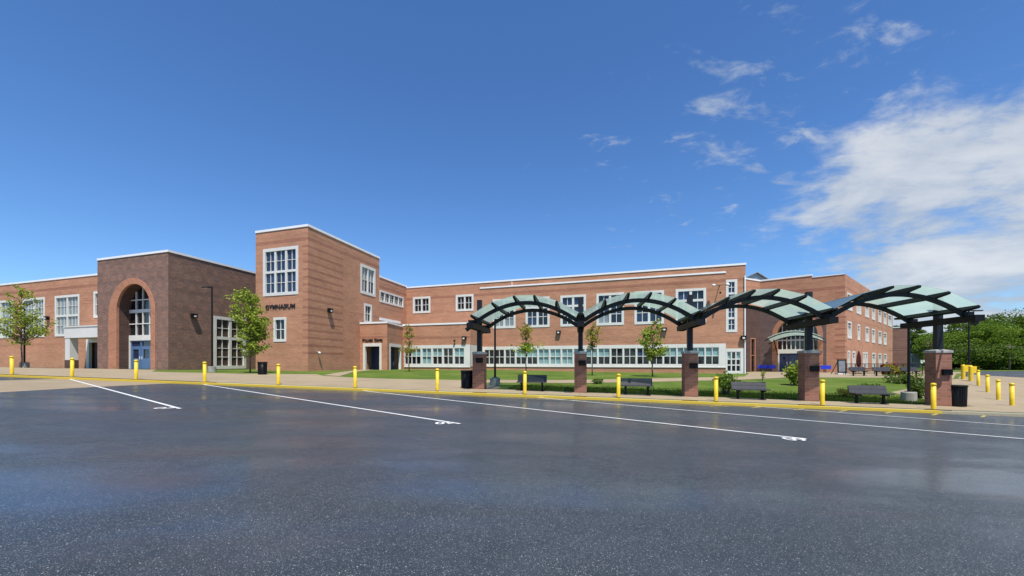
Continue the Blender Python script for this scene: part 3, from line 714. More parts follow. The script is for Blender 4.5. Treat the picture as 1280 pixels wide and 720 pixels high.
# ---- wellness centre entrance
E0 = inter(T1, VB, 450); E1 = inter(E0, -UL, 484); E2 = Bp0
FE, FEs = Facade(E0, E1), Facade(E1, E2)
ZE = EYE+(HOR-403.4)/FOC*E1.y
well = empty('entrance_pavilion', (E1.x, E1.y, gz(*E1)), 'low red brick corner entrance with a pale framed doorway tucked beside the tower', 'building')
ed = FE.rect(454, 477, 429, 470); ed = (ed[0], ed[1], .2, ed[3]); es = FEs.rect(487, 501.5, 430, 470); es = (es[0], min(es[1], FEs.L-.1), .2, es[3])
mb = MB(); wall(mb, FE, -.4, ZE, [ed], reveal=1.6, matfn=lambda u, z: 1 if ZE-1.75 < z < ZE-1.45 else 0, zb=[ZE-1.75, ZE-1.45]); wall(mb, FEs, -.4, ZE, [es], reveal=1.2)
mb.build('wall', ['brick', 'brick_band'], well)
def doorframe(parent, F, rc, sur=.28, leafpart=(0.0, .62), back=-1.2):
    f = MB(); u0, u1, z0, z1 = rc
    fbox(f, F, u0, u0+sur, z0, z1, -.25, .04); fbox(f, F, u1-sur, u1, z0, z1, -.25, .04); fbox(f, F, u0+sur, u1-sur, z1-.36, z1, -.25, .04)
    f.build('door_frame', 'frame', parent)
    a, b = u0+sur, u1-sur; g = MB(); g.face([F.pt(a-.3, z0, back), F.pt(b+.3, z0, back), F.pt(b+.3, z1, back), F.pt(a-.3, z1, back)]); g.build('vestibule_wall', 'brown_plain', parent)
    dr = MB(); fbox(dr, F, a+(b-a)*leafpart[0], a+(b-a)*leafpart[1], z0, z1-.36, back+.02, back+.12); d = dr.build('door', 'navy', parent)
    h = MB(); h.box(F.pt(a+(b-a)*(leafpart[1]-.08), z0+1.35, back+.15), (.05, .05, .4)); h.build('handle', 'lens', d)
doorframe(well, FE, ed, .26, (0, .62), -1.3); doorframe(well, FEs, es, .24, (.2, 1), -.9)
coping(well, [E0, E1, E2], ZE, .2); flatroof(well, [E0, E1, E2, K1+Vector((0, -1)), K0], ZE-.15)

# ---- brown entrance block with the great arch
A1 = at(210.3, 38.5); A0 = inter(A1, UL, 121.8); A2 = inter(A1, VB, 327); A3 = A0+(A2-A1)
FAf, FAs = Facade(A0, A1), Facade(A1, A2); ZA = EYE+(HOR-314.2)/FOC*38.5
arch = empty('arched_entrance_block', (A1.x, A1.y, gz(*A1)), 'dark brown brick entrance block with a tall round arched doorway and blue doors', 'building')
aw = FAs.rect(267, 307.5, 397, 461)
# outline of the arch in wall coordinates
uL, uR = FAf.u(146), FAf.u(188.8); uc = (uL+uR)/2; ra = (uR-uL)/2
ztop = FAf.z(168, 354.6); zsp = ztop-ra*1.02
uLo, uRo = FAf.u(136), FAf.u(194.4); ro = (uRo-uLo)/2; uco = (uLo+uRo)/2; ztopo = FAf.z(167, 347.2)
zspo = ztopo-ro*1.02
NA = 20
inner = [(uc-ra*math.cos(math.pi*i/NA), zsp+(ztop-zsp)*math.sin(math.pi*i/NA)) for i in range(NA+1)]
outer = [(uco-ro*math.cos(math.pi*i/NA), zspo+(ztopo-zspo)*math.sin(math.pi*i/NA)) for i in range(NA+1)]
mb = MB()
def pface(F, pts, mat=0, o=0): mb.face([F.pt(u, z, o) for u, z in pts], mat, pts)
wall(mb, FAf, -.4, ZA, u1=uLo); wall(mb, FAf, -.4, ZA, u0=uRo)
for i in range(NA):
    (ua, za), (ub, zb2) = outer[i], outer[i+1]
    pface(FAf, [(ua, za), (ub, zb2), (ub, ZA), (ua, ZA)])
wall(mb, FAs, -.4, ZA, [aw], uoff=.7); backs(mb, [A2, A3, A0], -.4, ZA)
mb.build('wall', 'brown', arch)
mb = MB()                                             # orange brick arch trim, 4 cm proud
oi = [(uLo, -.4)]+outer+[(uRo, -.4)]; ii = [(uL, -.4)]+inner+[(uR, -.4)]; acc = 0
for i in range(len(oi)-1):
    L_ = math.hypot(oi[i+1][0]-oi[i][0], oi[i+1][1]-oi[i][1])
    mb.face([FAf.pt(*oi[i], .04), FAf.pt(*oi[i+1], .04), FAf.pt(*ii[i+1], .04), FAf.pt(*ii[i], .04)][::-1], 0, [(0, acc), (0, acc+L_), (.8, acc+L_), (.8, acc)][::-1])
    mb.face([FAf.pt(*oi[i], .04), FAf.pt(*oi[i+1], .04), FAf.pt(*oi[i+1], -.02), FAf.pt(*oi[i], -.02)], 0, [(0, acc), (0, acc+L_), (.06, acc+L_), (.06, acc)])
    mb.face([FAf.pt(*ii[i], .04), FAf.pt(*ii[i+1], .04), FAf.pt(*ii[i+1], -.18), FAf.pt(*ii[i], -.18)][::-1], 0, [(0, acc), (0, acc+L_), (.2, acc+L_), (.2, acc)][::-1])
    acc += L_
mb.build('arch_trim', 'arch_brick', arch)
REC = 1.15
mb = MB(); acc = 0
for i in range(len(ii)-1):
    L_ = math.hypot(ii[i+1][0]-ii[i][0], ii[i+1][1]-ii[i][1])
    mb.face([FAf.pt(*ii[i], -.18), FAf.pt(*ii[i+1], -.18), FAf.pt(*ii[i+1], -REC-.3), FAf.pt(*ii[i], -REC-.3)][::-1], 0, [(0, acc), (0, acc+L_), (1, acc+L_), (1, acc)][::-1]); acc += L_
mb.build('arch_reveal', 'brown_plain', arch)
# glazing in the recess
def arch_glazing(parent, F, uc, ra, zsp, ztop, back, zdoor, zfloor, ncol, doors=2, doormat='blue', zrows=()):
    g = MB(); pts = [(uc-ra, zfloor)]+[(uc-ra*math.cos(math.pi*i/NA), zsp+(ztop-zsp)*math.sin(math.pi*i/NA)) for i in range(NA+1)]+[(uc+ra, zfloor)]
    g.face([F.pt(u, z, back) for u, z in pts]); gl = g.build('glazing', 'glass', parent)
    f = MB()
    def ztopat(u): return zsp+(ztop-zsp)*math.sqrt(max(0, 1-((u-uc)/ra)**2))
    for k in range(1, ncol):
        u = uc-ra+2*ra*k/ncol; fbox(f, F, u-.05, u+.05, zdoor, ztopat(u)-.01, back+.01, back+.12)
    for z, h in zrows:
        half = ra if z < zsp else ra*math.sqrt(max(0, 1-((z-zsp)/(ztop-zsp))**2))
        fbox(f, F, uc-half, uc+half, z-h/2, z+h/2, back+.01, back+.135)
    fbox(f, F, uc-ra, uc+ra, zdoor-.01, zdoor+.52, back+.01, back+.16)
    fbox(f, F, uc-ra, uc-ra+.14, zfloor, zdoor-.01, back+.01, back+.16); fbox(f, F, uc+ra-.14, uc+ra, zfloor, zdoor-.01, back+.01, back+.16)
    f.build('mullion', 'frame', gl)
    dw = (2*ra-.34)/doors
    for k in range(doors):
        d = MB(); a = uc-ra+.17+k*dw; hz = zfloor+2.25
        d.face([F.pt(a, zfloor, back+.015), F.pt(a+dw, zfloor, back+.015), F.pt(a+dw, zdoor-.02, back+.015), F.pt(a, zdoor-.02, back+.015)])
        lo, hi = a+.04, a+dw-.04
        # rails and stiles round the leaf light and the transom light
        for (x0, x1, y0, y1) in ((lo, hi, zfloor, zfloor+1.05), (lo, hi, zfloor+1.95, hz), (lo, lo+.30, zfloor+1.05, zfloor+1.95), (hi-.30, hi, zfloor+1.05, zfloor+1.95), (lo, hi, zdoor-.12, zdoor-.02), (lo, lo+.08, hz, zdoor-.12), (hi-.08, hi, hz, zdoor-.12)):
            fbox(d, F, x0, x1, y0, y1, back+.03, back+.09, 1)
        do = d.build('door', ['glass_blue', doormat], parent)
        h = MB(); hu = hi-.13 if k % 2 == 0 else lo+.13
        fbox(h, F, hu-.03, hu+.03, zfloor+.95, zfloor+1.25, back+.095, back+.14); h.build('handle', 'lens', do)
zfl_ = gz(*FAf.pt(uc, 0).xy)+.02
arch_glazing(arch, FAf, uc, ra, zsp, ztop, -REC, FAf.z(172, 424.5), zfl_, 5, 3, 'blue', ((FAf.z(172, 386.4), .32), (FAf.z(172, 372), .09), (FAf.z(172, 403), .09)))
window(arch, FAs, aw, 2, (1, 1.55), (2, (2, 3)), .32, .34, .30, .07, 'glass_brown')
coping(arch, [A0, A1, A2, A3], ZA, .2); flatroof(arch, [A0, A1, A2, A3], ZA-.4)

# ---- long left wing
Lp = A0+VB*2.5; LB_ = inter(Lp, UL, 122); LA_ = Lp+UL*58
FL = Facade(LA_, Lp+UL*.02); ZL = EYE+(HOR-343.6)/FOC*LB_.y
left = empty('gymnasium_wing', (LB_.x, LB_.y, gz(*LB_)), 'long red brick wing with large blind covered windows at the left edge', 'building')
lw = [FL.rect(-75, -48, 379.5, 425), FL.rect(-14, 16.2, 376, 423.2), FL.rect(28.5, 56.2, 372.4, 421.6), FL.rect(68.8, 99.4, 369, 420)]
zl0, zl1 = sum(h[2] for h in lw[1:])/3, sum(h[3] for h in lw[1:])/3; lw = [(h[0], h[1], zl0, zl1) for h in lw]
ls = FL.rect(117.2, 128, 364, 397.2); ldoor = FL.rect(108, 126, 424, 466); ldoor = (ldoor[0], ldoor[1], .5, ldoor[3])
bl = (FL.z(60, 364), FL.z(60, 360.5))
mb = MB(); wall(mb, FL, -.4, ZL, lw+[ls, ldoor], matfn=lambda u, z: 1 if bl[0] < z < bl[1] else 0, zb=list(bl))
backs(mb, [Lp, Lp+VB*20, LA_+VB*20, LA_], -.4, ZL); mb.build('wall', ['brick', 'brick_band'], left)
for h in lw: window(left, FL, h, 2, (1, 1), (3, (2, 2)), .26, .26, .22, .04, 'glass_grey')
window(left, FL, ls, 1, (1,), (1, (2,)), .26, .28, .1, .06, 'glass')
doorframe(left, FL, ldoor, .5, (.35, 1), -.5)
coping(left, [LA_, Lp], ZL, .2); flatroof(left, [LA_, Lp, Lp+VB*20, LA_+VB*20], ZL-.4)
# entrance portico of the left wing
FP = Facade(inter(Lp-VB*2.2, UL, 80.4), Lp-VB*2.2+UL*.05)
port = empty('entrance_portico', (FP.A.x, FP.A.y, gz(*FP.A)), 'white flat roofed portico on a brick footed pier left of the brown arched block', 'portico')
pz0, pz1 = FP.z(100, 422), FP.z(100, 408.6)
pw = FP.u(86.6); pzb = FP.z(84, 450)
mb = MB(); fbox(mb, FP, 0, FP.L, pz0, pz1, -2.18, 0); fbox(mb, FP, -.06, FP.L, pz1, pz1+.12, -2.18, .06); mb.build('roof_slab', 'white', port)
mb = MB(); fbox(mb, FP, .04, pw, pzb, pz0, -.72, -.04); mb.build('pier', 'white', port)
mb = MB(); fbox(mb, FP, FP.u(104), FP.u(111), pzb, pz0, -2.1, -1.62); mb.build('pier', 'white', port)
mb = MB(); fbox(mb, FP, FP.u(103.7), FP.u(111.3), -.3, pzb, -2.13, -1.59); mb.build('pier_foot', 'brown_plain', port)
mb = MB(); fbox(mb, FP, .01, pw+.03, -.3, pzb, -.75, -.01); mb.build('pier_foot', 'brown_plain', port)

# ---- right wing with its own arch
R0 = at(928, 53.6); R1 = at(950, 55.4); D1 = at(1056.5, 49.6); VR = Vector((.747, .664)).normalized(); D2 = inter(D1, VR, 1115.8)
if (D2-D1).length > 60 or (D2-D1).dot(VR) < 0: D2 = D1+VR*42
FR0, FRf, FRs = Facade(R0, R1), Facade(R1, D1), Facade(D1, D2); ZR = EYE+(HOR-342.4)/FOC*49.6
rw = empty('science_wing', (D1.x, D1.y, gz(*D1)), 'three storey red brick wing with rows of narrow white blind windows at the right', 'building')
ustep = FRf.u(1015.3); ZR2 = EYE+(HOR-344.2)/FOC*FRf.Y(1015); zbr = 9.0
ubr = FRf.u(1033)
ra2c = (FRf.u(965)+FRf.u(1029))/2; rao = (FRf.u(1029)-FRf.u(965))/2; ra2 = rao-.55
zo = FRf.z(996, 392); zsp2o = zo-rao; zi = zo-.55; zsp2 = zsp2o
inner2 = [(ra2c-ra2*math.cos(math.pi*i/NA), zsp2+(zi-zsp2)*math.sin(math.pi*i/NA)) for i in range(NA+1)]
outer2 = [(ra2c-rao*math.cos(math.pi*i/NA), zsp2o+(zo-zsp2o)*math.sin(math.pi*i/NA)) for i in range(NA+1)]
qst = [ZR-2.2-.72*i for i in range(12)]; qb = [v for s_ in qst for v in (s_-.11, s_+.11)]
bR = [ZR-1.75, ZR-1.35]
def wingmat(u, z):
    if z < zbr and u < ubr: return 2
    if bR[0] < z < bR[1]: return 1
    if u > FRf.L-1.0 and any(abs(z-q) < .11 for q in qst): return 1
    return 0
mb = MB()
brk = dict(matfn=wingmat, zb=[zbr]+bR+qb, ub=[ubr, FRf.L-1.0])
wall(mb, FRf, -.6, ZR2, u1=outer2[0][0], **brk)
wall(mb, FRf, -.6, ZR, u0=outer2[-1][0], **brk)
for i in range(NA):
    (ua, za), (ub, zb2) = outer2[i], outer2[i+1]
    pface(FRf, [(ua, za), (ub, zb2), (ub, zbr), (ua, zbr)], 2)
for ul, ur, zz in ((outer2[0][0], ustep, ZR2), (ustep, outer2[-1][0], ZR)):
    for a, b, k in ((zbr, bR[0], 0), (bR[0], bR[1], 1), (bR[1], zz, 0)):
        pface(FRf, [(ul, a), (ur, a), (ur, b), (ul, b)], k)
nw = FR0.rect(938, 944.2, 422.5, 465.5)
wall(mb, FR0, -.6, ZR2, [nw], matfn=lambda u, z: 3 if z < zbr else (1 if bR[0] < z < bR[1] else 0), zb=[zbr]+bR)
tops = [(1058.8, 1065.2, 361, 386), (1070.5, 1076.2, 368, 390.5), (1081.3, 1086, 377, 395), (1089.8, 1093.8, 385.3, 399.3), (1097.8, 1101.6, 387.3, 403.4), (1104.4, 1108, 391, 406), (1110, 1114.4, 393.8, 408.5)]
mids = [(1059.2, 1064.4, 399, 420.4), (1071.8, 1075, 404, 423.6), (1081.7, 1086.2, 408.4, 427.2), (1089.8, 1093.8, 412, 429.3), (1098, 1101.8, 415, 431.6), (1104.6, 1108.1, 417.3, 433), (1110, 1114.4, 409.5, 434)]
bots = [(1059.4, 1062.4, 438.6, 463), (1065.4, 1069, 440, 463.4), (1078.6, 1081.2, 442.2, 463.5), (1081.9, 1084.5, 442.8, 463.5), (1090, 1094.2, 444.4, 463.5), (1098, 1101.8, 446, 463.5), (1104.8, 1108.2, 447.2, 463.5)]
sw = [FRs.rect(*q) for q in tops+mids[:6]+bots]
# common sill and head heights per storey
def level(hs, a=None, b=None): z0 = sum(h[2] for h in hs)/len(hs) if a is None else a; z1 = sum(h[3] for h in hs)/len(hs) if b is None else b; return [(h[0], h[1], z0, z1) for h in hs]
m_ = level(sw[7:13]); hgt = m_[0][3]-m_[0][2]
t_ = level(sw[:7], m_[0][3]+1.35, m_[0][3]+1.35+hgt); b_ = level(sw[13:], m_[0][2]-1.5-hgt*1.05, m_[0][2]-1.5)
sw = t_+m_+b_
wall(mb, FRs, -.6, ZR, sw, matfn=lambda u, z: 1 if (u < .9 and any(abs(z-q) < .11 for q in qst)) or (bR[0]+.1 < z < bR[1]-.1) else 0, zb=qb+[bR[0]+.1, bR[1]-.1], ub=[.9], uoff=2.1)
backs(mb, [D2, D2+(R0-D1)*.6+Vector((-6, 14)), R0], -.6, ZR)
mb.build('wall', ['brick', 'brick_band', 'mauve', 'brown_plain'], rw)
for i, h in enumerate(sw): window(rw, FRs, h, 1, (.22, 1), (2, (1, 1)), .20, .22, .06, .04, panefn=lambda c, r, k: 'glass' if r == 0 else 'glass_white')
window(rw, FR0, nw, 1, (1, 1), (1, (1, 1)), .14, .10, .08, .05, 'glass', fm='arch_brick')
mb = MB(); oi = [(outer2[0][0], -.6)]+outer2+[(outer2[-1][0], -.6)]; ii2 = [(inner2[0][0], -.6)]+inner2+[(inner2[-1][0], -.6)]; acc = 0
for i in range(len(oi)-1):
    L_ = math.hypot(oi[i+1][0]-oi[i][0], oi[i+1][1]-oi[i][1])
    mb.face([FRf.pt(*oi[i], .04), FRf.pt(*oi[i+1], .04), FRf.pt(*ii2[i+1], .04), FRf.pt(*ii2[i], .04)][::-1], 0, [(0, acc), (0, acc+L_), (.6, acc+L_), (.6, acc)][::-1])
    mb.face([FRf.pt(*ii2[i], .04), FRf.pt(*ii2[i+1], .04), FRf.pt(*ii2[i+1], -1.3), FRf.pt(*ii2[i], -1.3)][::-1], 0, [(0, acc), (0, acc+L_), (1, acc+L_), (1, acc)][::-1]); acc += L_
mb.build('arch_trim', 'arch_brick', rw)
zf2 = gz(*FRf.pt(ra2c, 0).xy)+.02
arch_glazing(rw, FRf, ra2c, ra2, zsp2, zi, -1.0, FRf.z(985, 441.5), zf2, 9, 4, 'navy', ((FRf.z(985, 425), .16),))
mb = MB(); pts = [R0, FR0.B]; 
coping(rw, [R0, R1, FRf.pt(ustep, 0).xy], ZR2, .2); coping(rw, [FRf.pt(ustep+.01, 0).xy, D1-FRf.d*.05], ZR, .10)
flatroof(rw, [R0, R1, D1, D2, D2+(R0-D1)*.6+Vector((-6, 14))], min(ZR, ZR2)-.4)
# metal gable of the auditorium behind
g0 = at(925, 66); g1 = at(966, 68); gb = Vector((4, 22)); zg = EYE+(HOR-351)/FOC*66; zr = EYE+(HOR-341.2)/FOC*67
gab = empty('auditorium_block', (g0.x, g0.y, gz(*g0)), 'grey metal gable roof rising behind the parapet of the brick buildings', 'building')
mb = MB(); wall(mb, Facade(g0, g1), -.4, zg); backs(mb, [g1, g1+gb, g0+gb, g0], -.4, zg); mid = (g0+g1)/2
mb.build('wall', 'brick', gab)
mb = MB(); V3 = lambda p, z: Vector((p.x, p.y, z)); ov = (g0-g1).normalized()*.4
mb.face([V3(g0, zg), V3(g1, zg), V3(mid, zr-.05)], 0)
for sgn, e in ((1, g0+ov), (-1, g1-ov)):
    a = V3(e, zg-.12); b = V3(mid, zr); up = Vector((0, 0, .12))
    q = [a-Vector((gb.x, gb.y, 0)).normalized()*.4, b-Vector((gb.x, gb.y, 0)).normalized()*.4, b+Vector((gb.x, gb.y, 0)), a+Vector((gb.x, gb.y, 0))]
    mb.face(q); mb.face([p+up for p in q][::-1])
    for i in range(4): mb.face([q[i], q[(i+1) % 4], q[(i+1) % 4]+up, q[i]+up])
mb.build('roof', 'metal_roof', gab)

# ---- brick block and low white building beyond
def simple_block(name, P, Q, depth, h, m, label, wins=()):
    F = Facade(P, Q); o = empty(name, (Q.x, Q.y, gz(*Q)), label, 'building'); b = Q.normalized()*depth-Vector((.02, 0))*depth
    hs = list(wins); mb = MB(); wall(mb, F, -.8, h, hs); backs(mb, [Q, Q+b, P+b, P], -.8, h); mb.build('wall', m, o)
    for x in hs: window(o, F, x, 1, (1,), (1, (1,)), .12, .12, .1, .05, 'glass')
    coping(o, [P, Q, Q+b], h, .2); flatroof(o, [P, Q, Q+b, P+b], h-.2); return o, F
P_, Q_ = at(1096, 86), at(1134.3, 83)
ann, FX = simple_block('brick_annex', P_, Q_, 16, EYE+(HOR-409.6)/FOC*84, 'brown_annex', 'plain brown brick block just right of the three storey wing', [])
P_, Q_ = at(1131, 113), at(1151, 113); F_ = Facade(P_, Q_)
simple_block('low_white_building', P_, Q_, 14, EYE+(HOR-443)/FOC*115, 'white', 'low white building with small dark windows seen below the canopy end', [F_.rect(a, a+2.2, 446.5, 453) for a in (1139.5, 1143.2, 1146.8)])
P_, Q_ = at(1270, 118), at(1292, 112)
simple_block('grey_shed', P_, Q_, 9, EYE+(HOR-455)/FOC*114, 'roof', 'low grey shed among the trees at the right edge', [])

# ------------------------------------------------------------------ things fixed to the walls
def sign(body, F, pxa, pxb, py, hpx, label, caps=None):
    ua, ub = F.u(pxa), F.u(pxb); mid = (pxa+pxb)/2; hz = F.z(mid, py); hh = abs(F.z(mid, py-hpx/2)-F.z(mid, py+hpx/2))
    o = text_mesh('building_sign', body, hh/.70, 'letters', .03, .003)
    w = max(v.co.x for v in o.data.vertices)-min(v.co.x for v in o.data.vertices); sc = (ub-ua)/w
    for v in o.data.vertices: v.co.x *= sc
    mx = Matrix((Vector((F.d.x, F.d.y, 0)), Vector((0, 0, 1)), Vector((F.n.x, F.n.y, 0)))).transposed().to_4x4(); mx.translation = F.pt((ua+ub)/2, hz, .05); o.matrix_world = mx
    return tag(o, label, 'sign')
sign('GYMNASIUM', FTf, 332.6, 369.2, 383.4, 5.2, 'black letters reading GYMNASIUM on the tower front')
# small capitals: tall initials, shorter letters
def smallcaps():
    ua, ub = FE.u(453), FE.u(478.6); hz = FE.z(466, 424.6)
    obs = []; x = 0
    for w in (('W', 'ELLNESS'), ('C', 'ENTER')):
        for k, body in enumerate(w):
            o = text_mesh('building_sign', body, (.46 if k == 0 else .35), 'letters', .03, .004); xs = [v.co.x for v in o.data.vertices]; ys = [v.co.y for v in o.data.vertices]
            for v in o.data.vertices: v.co.x += x-min(xs); v.co.y -= min(ys)
            x += max(xs)-min(xs)+.06; obs.append(o)
        x += .22
    bm = bmesh.new()
    for o in obs: bm.from_mesh(o.data)
    sc = (ub-ua)/(x-.28)
    for v in bm.verts: v.co.x *= sc
    me = bpy.data.meshes.new('building_sign'); bm.to_mesh(me); bm.free(); me.materials.append(mt['letters'])
    for o in obs: bpy.data.objects.remove(o)
    o = bpy.data.objects.new('building_sign', me); C.objects.link(o)
    mx = Matrix((Vector((FE.d.x, FE.d.y, 0)), Vector((0, 0, 1)), Vector((FE.n.x, FE.n.y, 0)))).transposed().to_4x4(); mx.translation = FE.pt(ua, hz-.2, .05); o.matrix_world = mx
    tag(o, 'small black letters reading Wellness Center above the pale doorway', 'sign')
smallcaps()
def wall_light(F, px, py, label, s=.5):
    c = F.pt(F.u(px), F.z(px, py)); o = empty('wall_light', c, label, 'wall lamp', 'floodlights on the school walls', math.atan2(F.d.y, F.d.x))
    b = MB(); b.box((0, -.03, .02), (s*.5, .06, s*.62)); b.hexa((-s/2, -.06-s*.55, -s*.38), (s, 0, 0), (0, s*.55, 0), (0, 0, s*.72))
    b.hexa((-s*.56, -.06-s*.66, s*.34), (s*1.12, 0, 0), (0, s*.66, .03), (0, 0, .04)); b.build('housing', 'black', o, loc=(0, 0, 0))
    l = MB(); l.box((0, -.075-s*.55, -.04*s), (s*.45, .02, s*.36)); l.build('lens', 'lens', o, loc=(0, 0, 0))
wall_light(FL, 61, 398, 'black floodlight high on the left wing between two large windows')
wall_light(FAs, 240.6, 395, 'black floodlight on the brown brick side wall beside the lamp post')
wall_light(FTs, 410.6, 388.4, 'black floodlight on the striped side of the tower')
wall_light(FB, 581, 423, 'black floodlight above the ribbon windows nearest the first walkway pillar')
wall_light(FM, 698.6, 415.6, 'black floodlight on the long facade under the first glass arch')
wall_light(FM, 830.5, 412, 'black floodlight on the long facade beside the green treetop')
wall_light(FM, 929, 422.4, 'black floodlight above the pale glazed door at the end of the long facade')
def small_cam(F, px, py, label, col):
    c = F.pt(F.u(px), F.z(px, py)); o = empty('security_camera', c, label, 'camera', None, math.atan2(F.d.y, F.d.x))
    b = MB(); b.tube([(0, 0, .12), (0, -.16, .12), (0, -.2, .04)], .025, 6); b.build('bracket', col, o, loc=(0, 0, 0))
    b = MB(); b.lathe([(.02, .09), (.13, .06), (.14, -.02), (.10, -.10), (.03, -.14)][::-1], (0, -.22, 0), 10); b.build('dome', col, o, True, loc=(0, 0, 0))
small_cam(FTs, 397, 441, 'white dome camera low on the striped side of the tower', 'lens')
small_cam(FB, 569, 426, 'black dome camera on the brick above the ribbon windows', 'black')
def camera_mast():
    c = FM.pt(FM.u(899), FM.z(899, 358)); o = empty('camera_bracket', c, 'pair of pale floodlights and a camera on a bracket beside the tall narrow window', 'camera', None, math.atan2(FM.d.y, FM.d.x))
    b = MB(); b.beam((0, 0, 0), (0, -.8, 0), .07, .07); b.beam((-.62, -.8, 0), (.72, -.8, 0), .06, .06); b.beam((0, -.8, -.03), (0, -.8, -.75), .07, .07); b.build('bracket', 'slat', o, loc=(0, 0, 0))
    for x in (-.62, .72):
        h = MB(); h.lathe([(.10, -.12), (.19, -.06), (.20, .05), (.12, .14)], (x, -.8, 0), 10); h.build('lamp_head', 'lens', o, True, loc=(0, 0, 0))
    h = MB(); h.box((0, -.86, -.82), (.16, .3, .18)); h.build('camera_housing', 'black', o, loc=(0, 0, 0))
camera_mast()

# ------------------------------------------------------------------ glass roofed walkway along the kerb
DP = 2.55; rz = math.atan2(CD.y, CD.x)
S0 = sd(*inter(xy(0, DP), CD, 599.5))[0]; S4 = sd(*inter(xy(0, DP), CD, 1172.5))[0]; SP = [S0+(S4-S0)*i/4 for i in range(5)]
o0 = xy(SP[0], DP)
walk = empty('covered_walkway', (o0.x, o0.y, gz(*o0)), 'row of four green glass arches on black posts and brick pillars along the kerb', 'walkway canopy')
def cp(s, d, z): p = xy(s, DP+d); return Vector((p.x, p.y, z))
CDV = Vector((CD.x, CD.y, 0)); CNV = Vector((CN.x, CN.y, 0))
ZPIL, ZBM, ZAR0, ZAR1, HALF, CH = 2.28, 3.46, 3.62, 4.53, 1.95, 1.42
for i, s in enumerate(SP):
    g = gz(*xy(s, DP)); last = i == 4
    mb = MB(); mb.hexa(cp(s-.30, -.30, g-.3), CDV*.60, CNV*.60, Vector((0, 0, ZPIL-.16-g+.3))); pil = mb.build('pillar', 'brick_pillar', walk)
    w = .335; mb = MB(); mb.hexa(cp(s-w, -w, ZPIL-.16), CDV*2*w, CNV*2*w, Vector((0, 0, .10)))
    a = [cp(s+x*w, y*w, ZPIL-.06) for x, y in ((-1, -1), (1, -1), (1, 1), (-1, 1))]; b = [cp(s+x*.16, y*.16, ZPIL-.02) for x, y in ((-1, -1), (1, -1), (1, 1), (-1, 1))]
    for k in range(4): mb.face([a[k], a[(k+1) % 4], b[(k+1) % 4], b[k]])
    mb.face(b); mb.build('cap', 'stone2', pil)
    mb = MB(); mb.hexa(cp(s-.09, -.42, g+1.36), CDV*.34, CNV*.115, Vector((0, 0, .22))); mb.hexa(cp(s-.11, -.50, g+1.58), CDV*.38, CNV*.195, Vector((0, 0, .03))); mb.build('lamp_box', 'black', pil)
    mb = MB(); mb.hexa(cp(s-.115, -.115, ZPIL-.03), CDV*.23, CNV*.23, Vector((0, 0, (4.93 if i < 4 else 4.55)-ZPIL+.03))); mb.build('post', 'post', walk)
    mb = MB()
    for x in (-.165, .125): mb.hexa(cp(s+x, -HALF, ZBM-.125), CDV*.04, CNV*2*HALF, Vector((0, 0, .25)))
    for y in (-HALF+.004, HALF-.044): mb.hexa(cp(s-.125, y, ZBM-.125), CDV*.25, CNV*.04, Vector((0, 0, .25)))
    for y in (-CH, CH):
        mb.hexa(cp(s-.20, y-.09, ZBM+.13), CDV*.36, CNV*.16, Vector((0, 0, .16)))
    mb.build('cross_beam', 'black', walk)
def arch_z(t): return ZAR0+(ZAR1-ZAR0)*(1-(2*t-1)**2)
for i in range(4):
    sa, sb = SP[i]+.12, SP[i+1]-.12; sp = sb-sa
    for y in (-CH, CH):
        mb = MB(); ts = [k/20 for k in range(21)]
        if i == 0: ts = [-.09, -.045]+ts
        if i == 3: ts = ts+[1.045, 1.09]
        yy = y+(.0 if i % 2 == 0 else .004)
        rings = []
        for t in ts:
            c = cp(sa+sp*t, yy, arch_z(t)); sl = (ZAR1-ZAR0)*-4*(2*t-1)/sp; tn = (CDV+Vector((0, 0, sl))).normalized(); nn = CNV.cross(tn)*-1
            nn = tn.cross(CNV); nn = nn if nn.z > 0 else -nn
            rings.append([c-CNV*.05-nn*.09, c+CNV*.05-nn*.09, c+CNV*.05+nn*.09, c-CNV*.05+nn*.09])
        for a, b in zip(rings, rings[1:]):
            for k in range(4): mb.face([a[k], b[k], b[(k+1) % 4], a[(k+1) % 4]])
        mb.face(rings[0]); mb.face(rings[-1][::-1]); mb.build('arch_beam', 'black', walk)
    pts = []
    for t in (.02, .215, .41, .59, .785, .98):
        c = sa+sp*t; z = arch_z(t); sl = (ZAR1-ZAR0)*-4*(2*t-1)/sp; tn = (CDV+Vector((0, 0, sl))).normalized(); nn = tn.cross(CNV); nn = nn if nn.z > 0 else -nn
        base = cp(c, 0, z)+nn*.095
        mb = MB()                                     # tapered purlin lying across both arches
        sec = []
        for y, h in ((-2.0, .09), (-CH, .20), (CH, .20), (2.0, .09)):
            top = base+nn*.20+CNV*y; sec.append([top-tn*.05-nn*h, top+tn*.05-nn*h, top+tn*.05, top-tn*.05])
        for a, b in zip(sec, sec[1:]):
            for k in range(4): mb.face([a[k], b[k], b[(k+1) % 4], a[(k+1) % 4]][::-1])
        mb.face(sec[0]); mb.face(sec[-1][::-1]); mb.build('purlin', 'black', walk)
        pts.append(base+nn*.21)
    for a, b in zip(pts, pts[1:]):
        d = (b-a); nn = d.cross(CNV).normalized(); nn = nn if nn.z > 0 else -nn
        mb = MB(); mb.hexa(a+d*.012-CNV*1.98, d*.976, CNV*3.96, nn*.018); mb.m = [0]+[1]*5
        if (Vector(mb.v[mb.f[0][0]])-a).dot(nn) > .009: mb.m = [1, 0]+[1]*4
        mb.build('glass_panel', ['cglass', 'cglass_top'], walk)

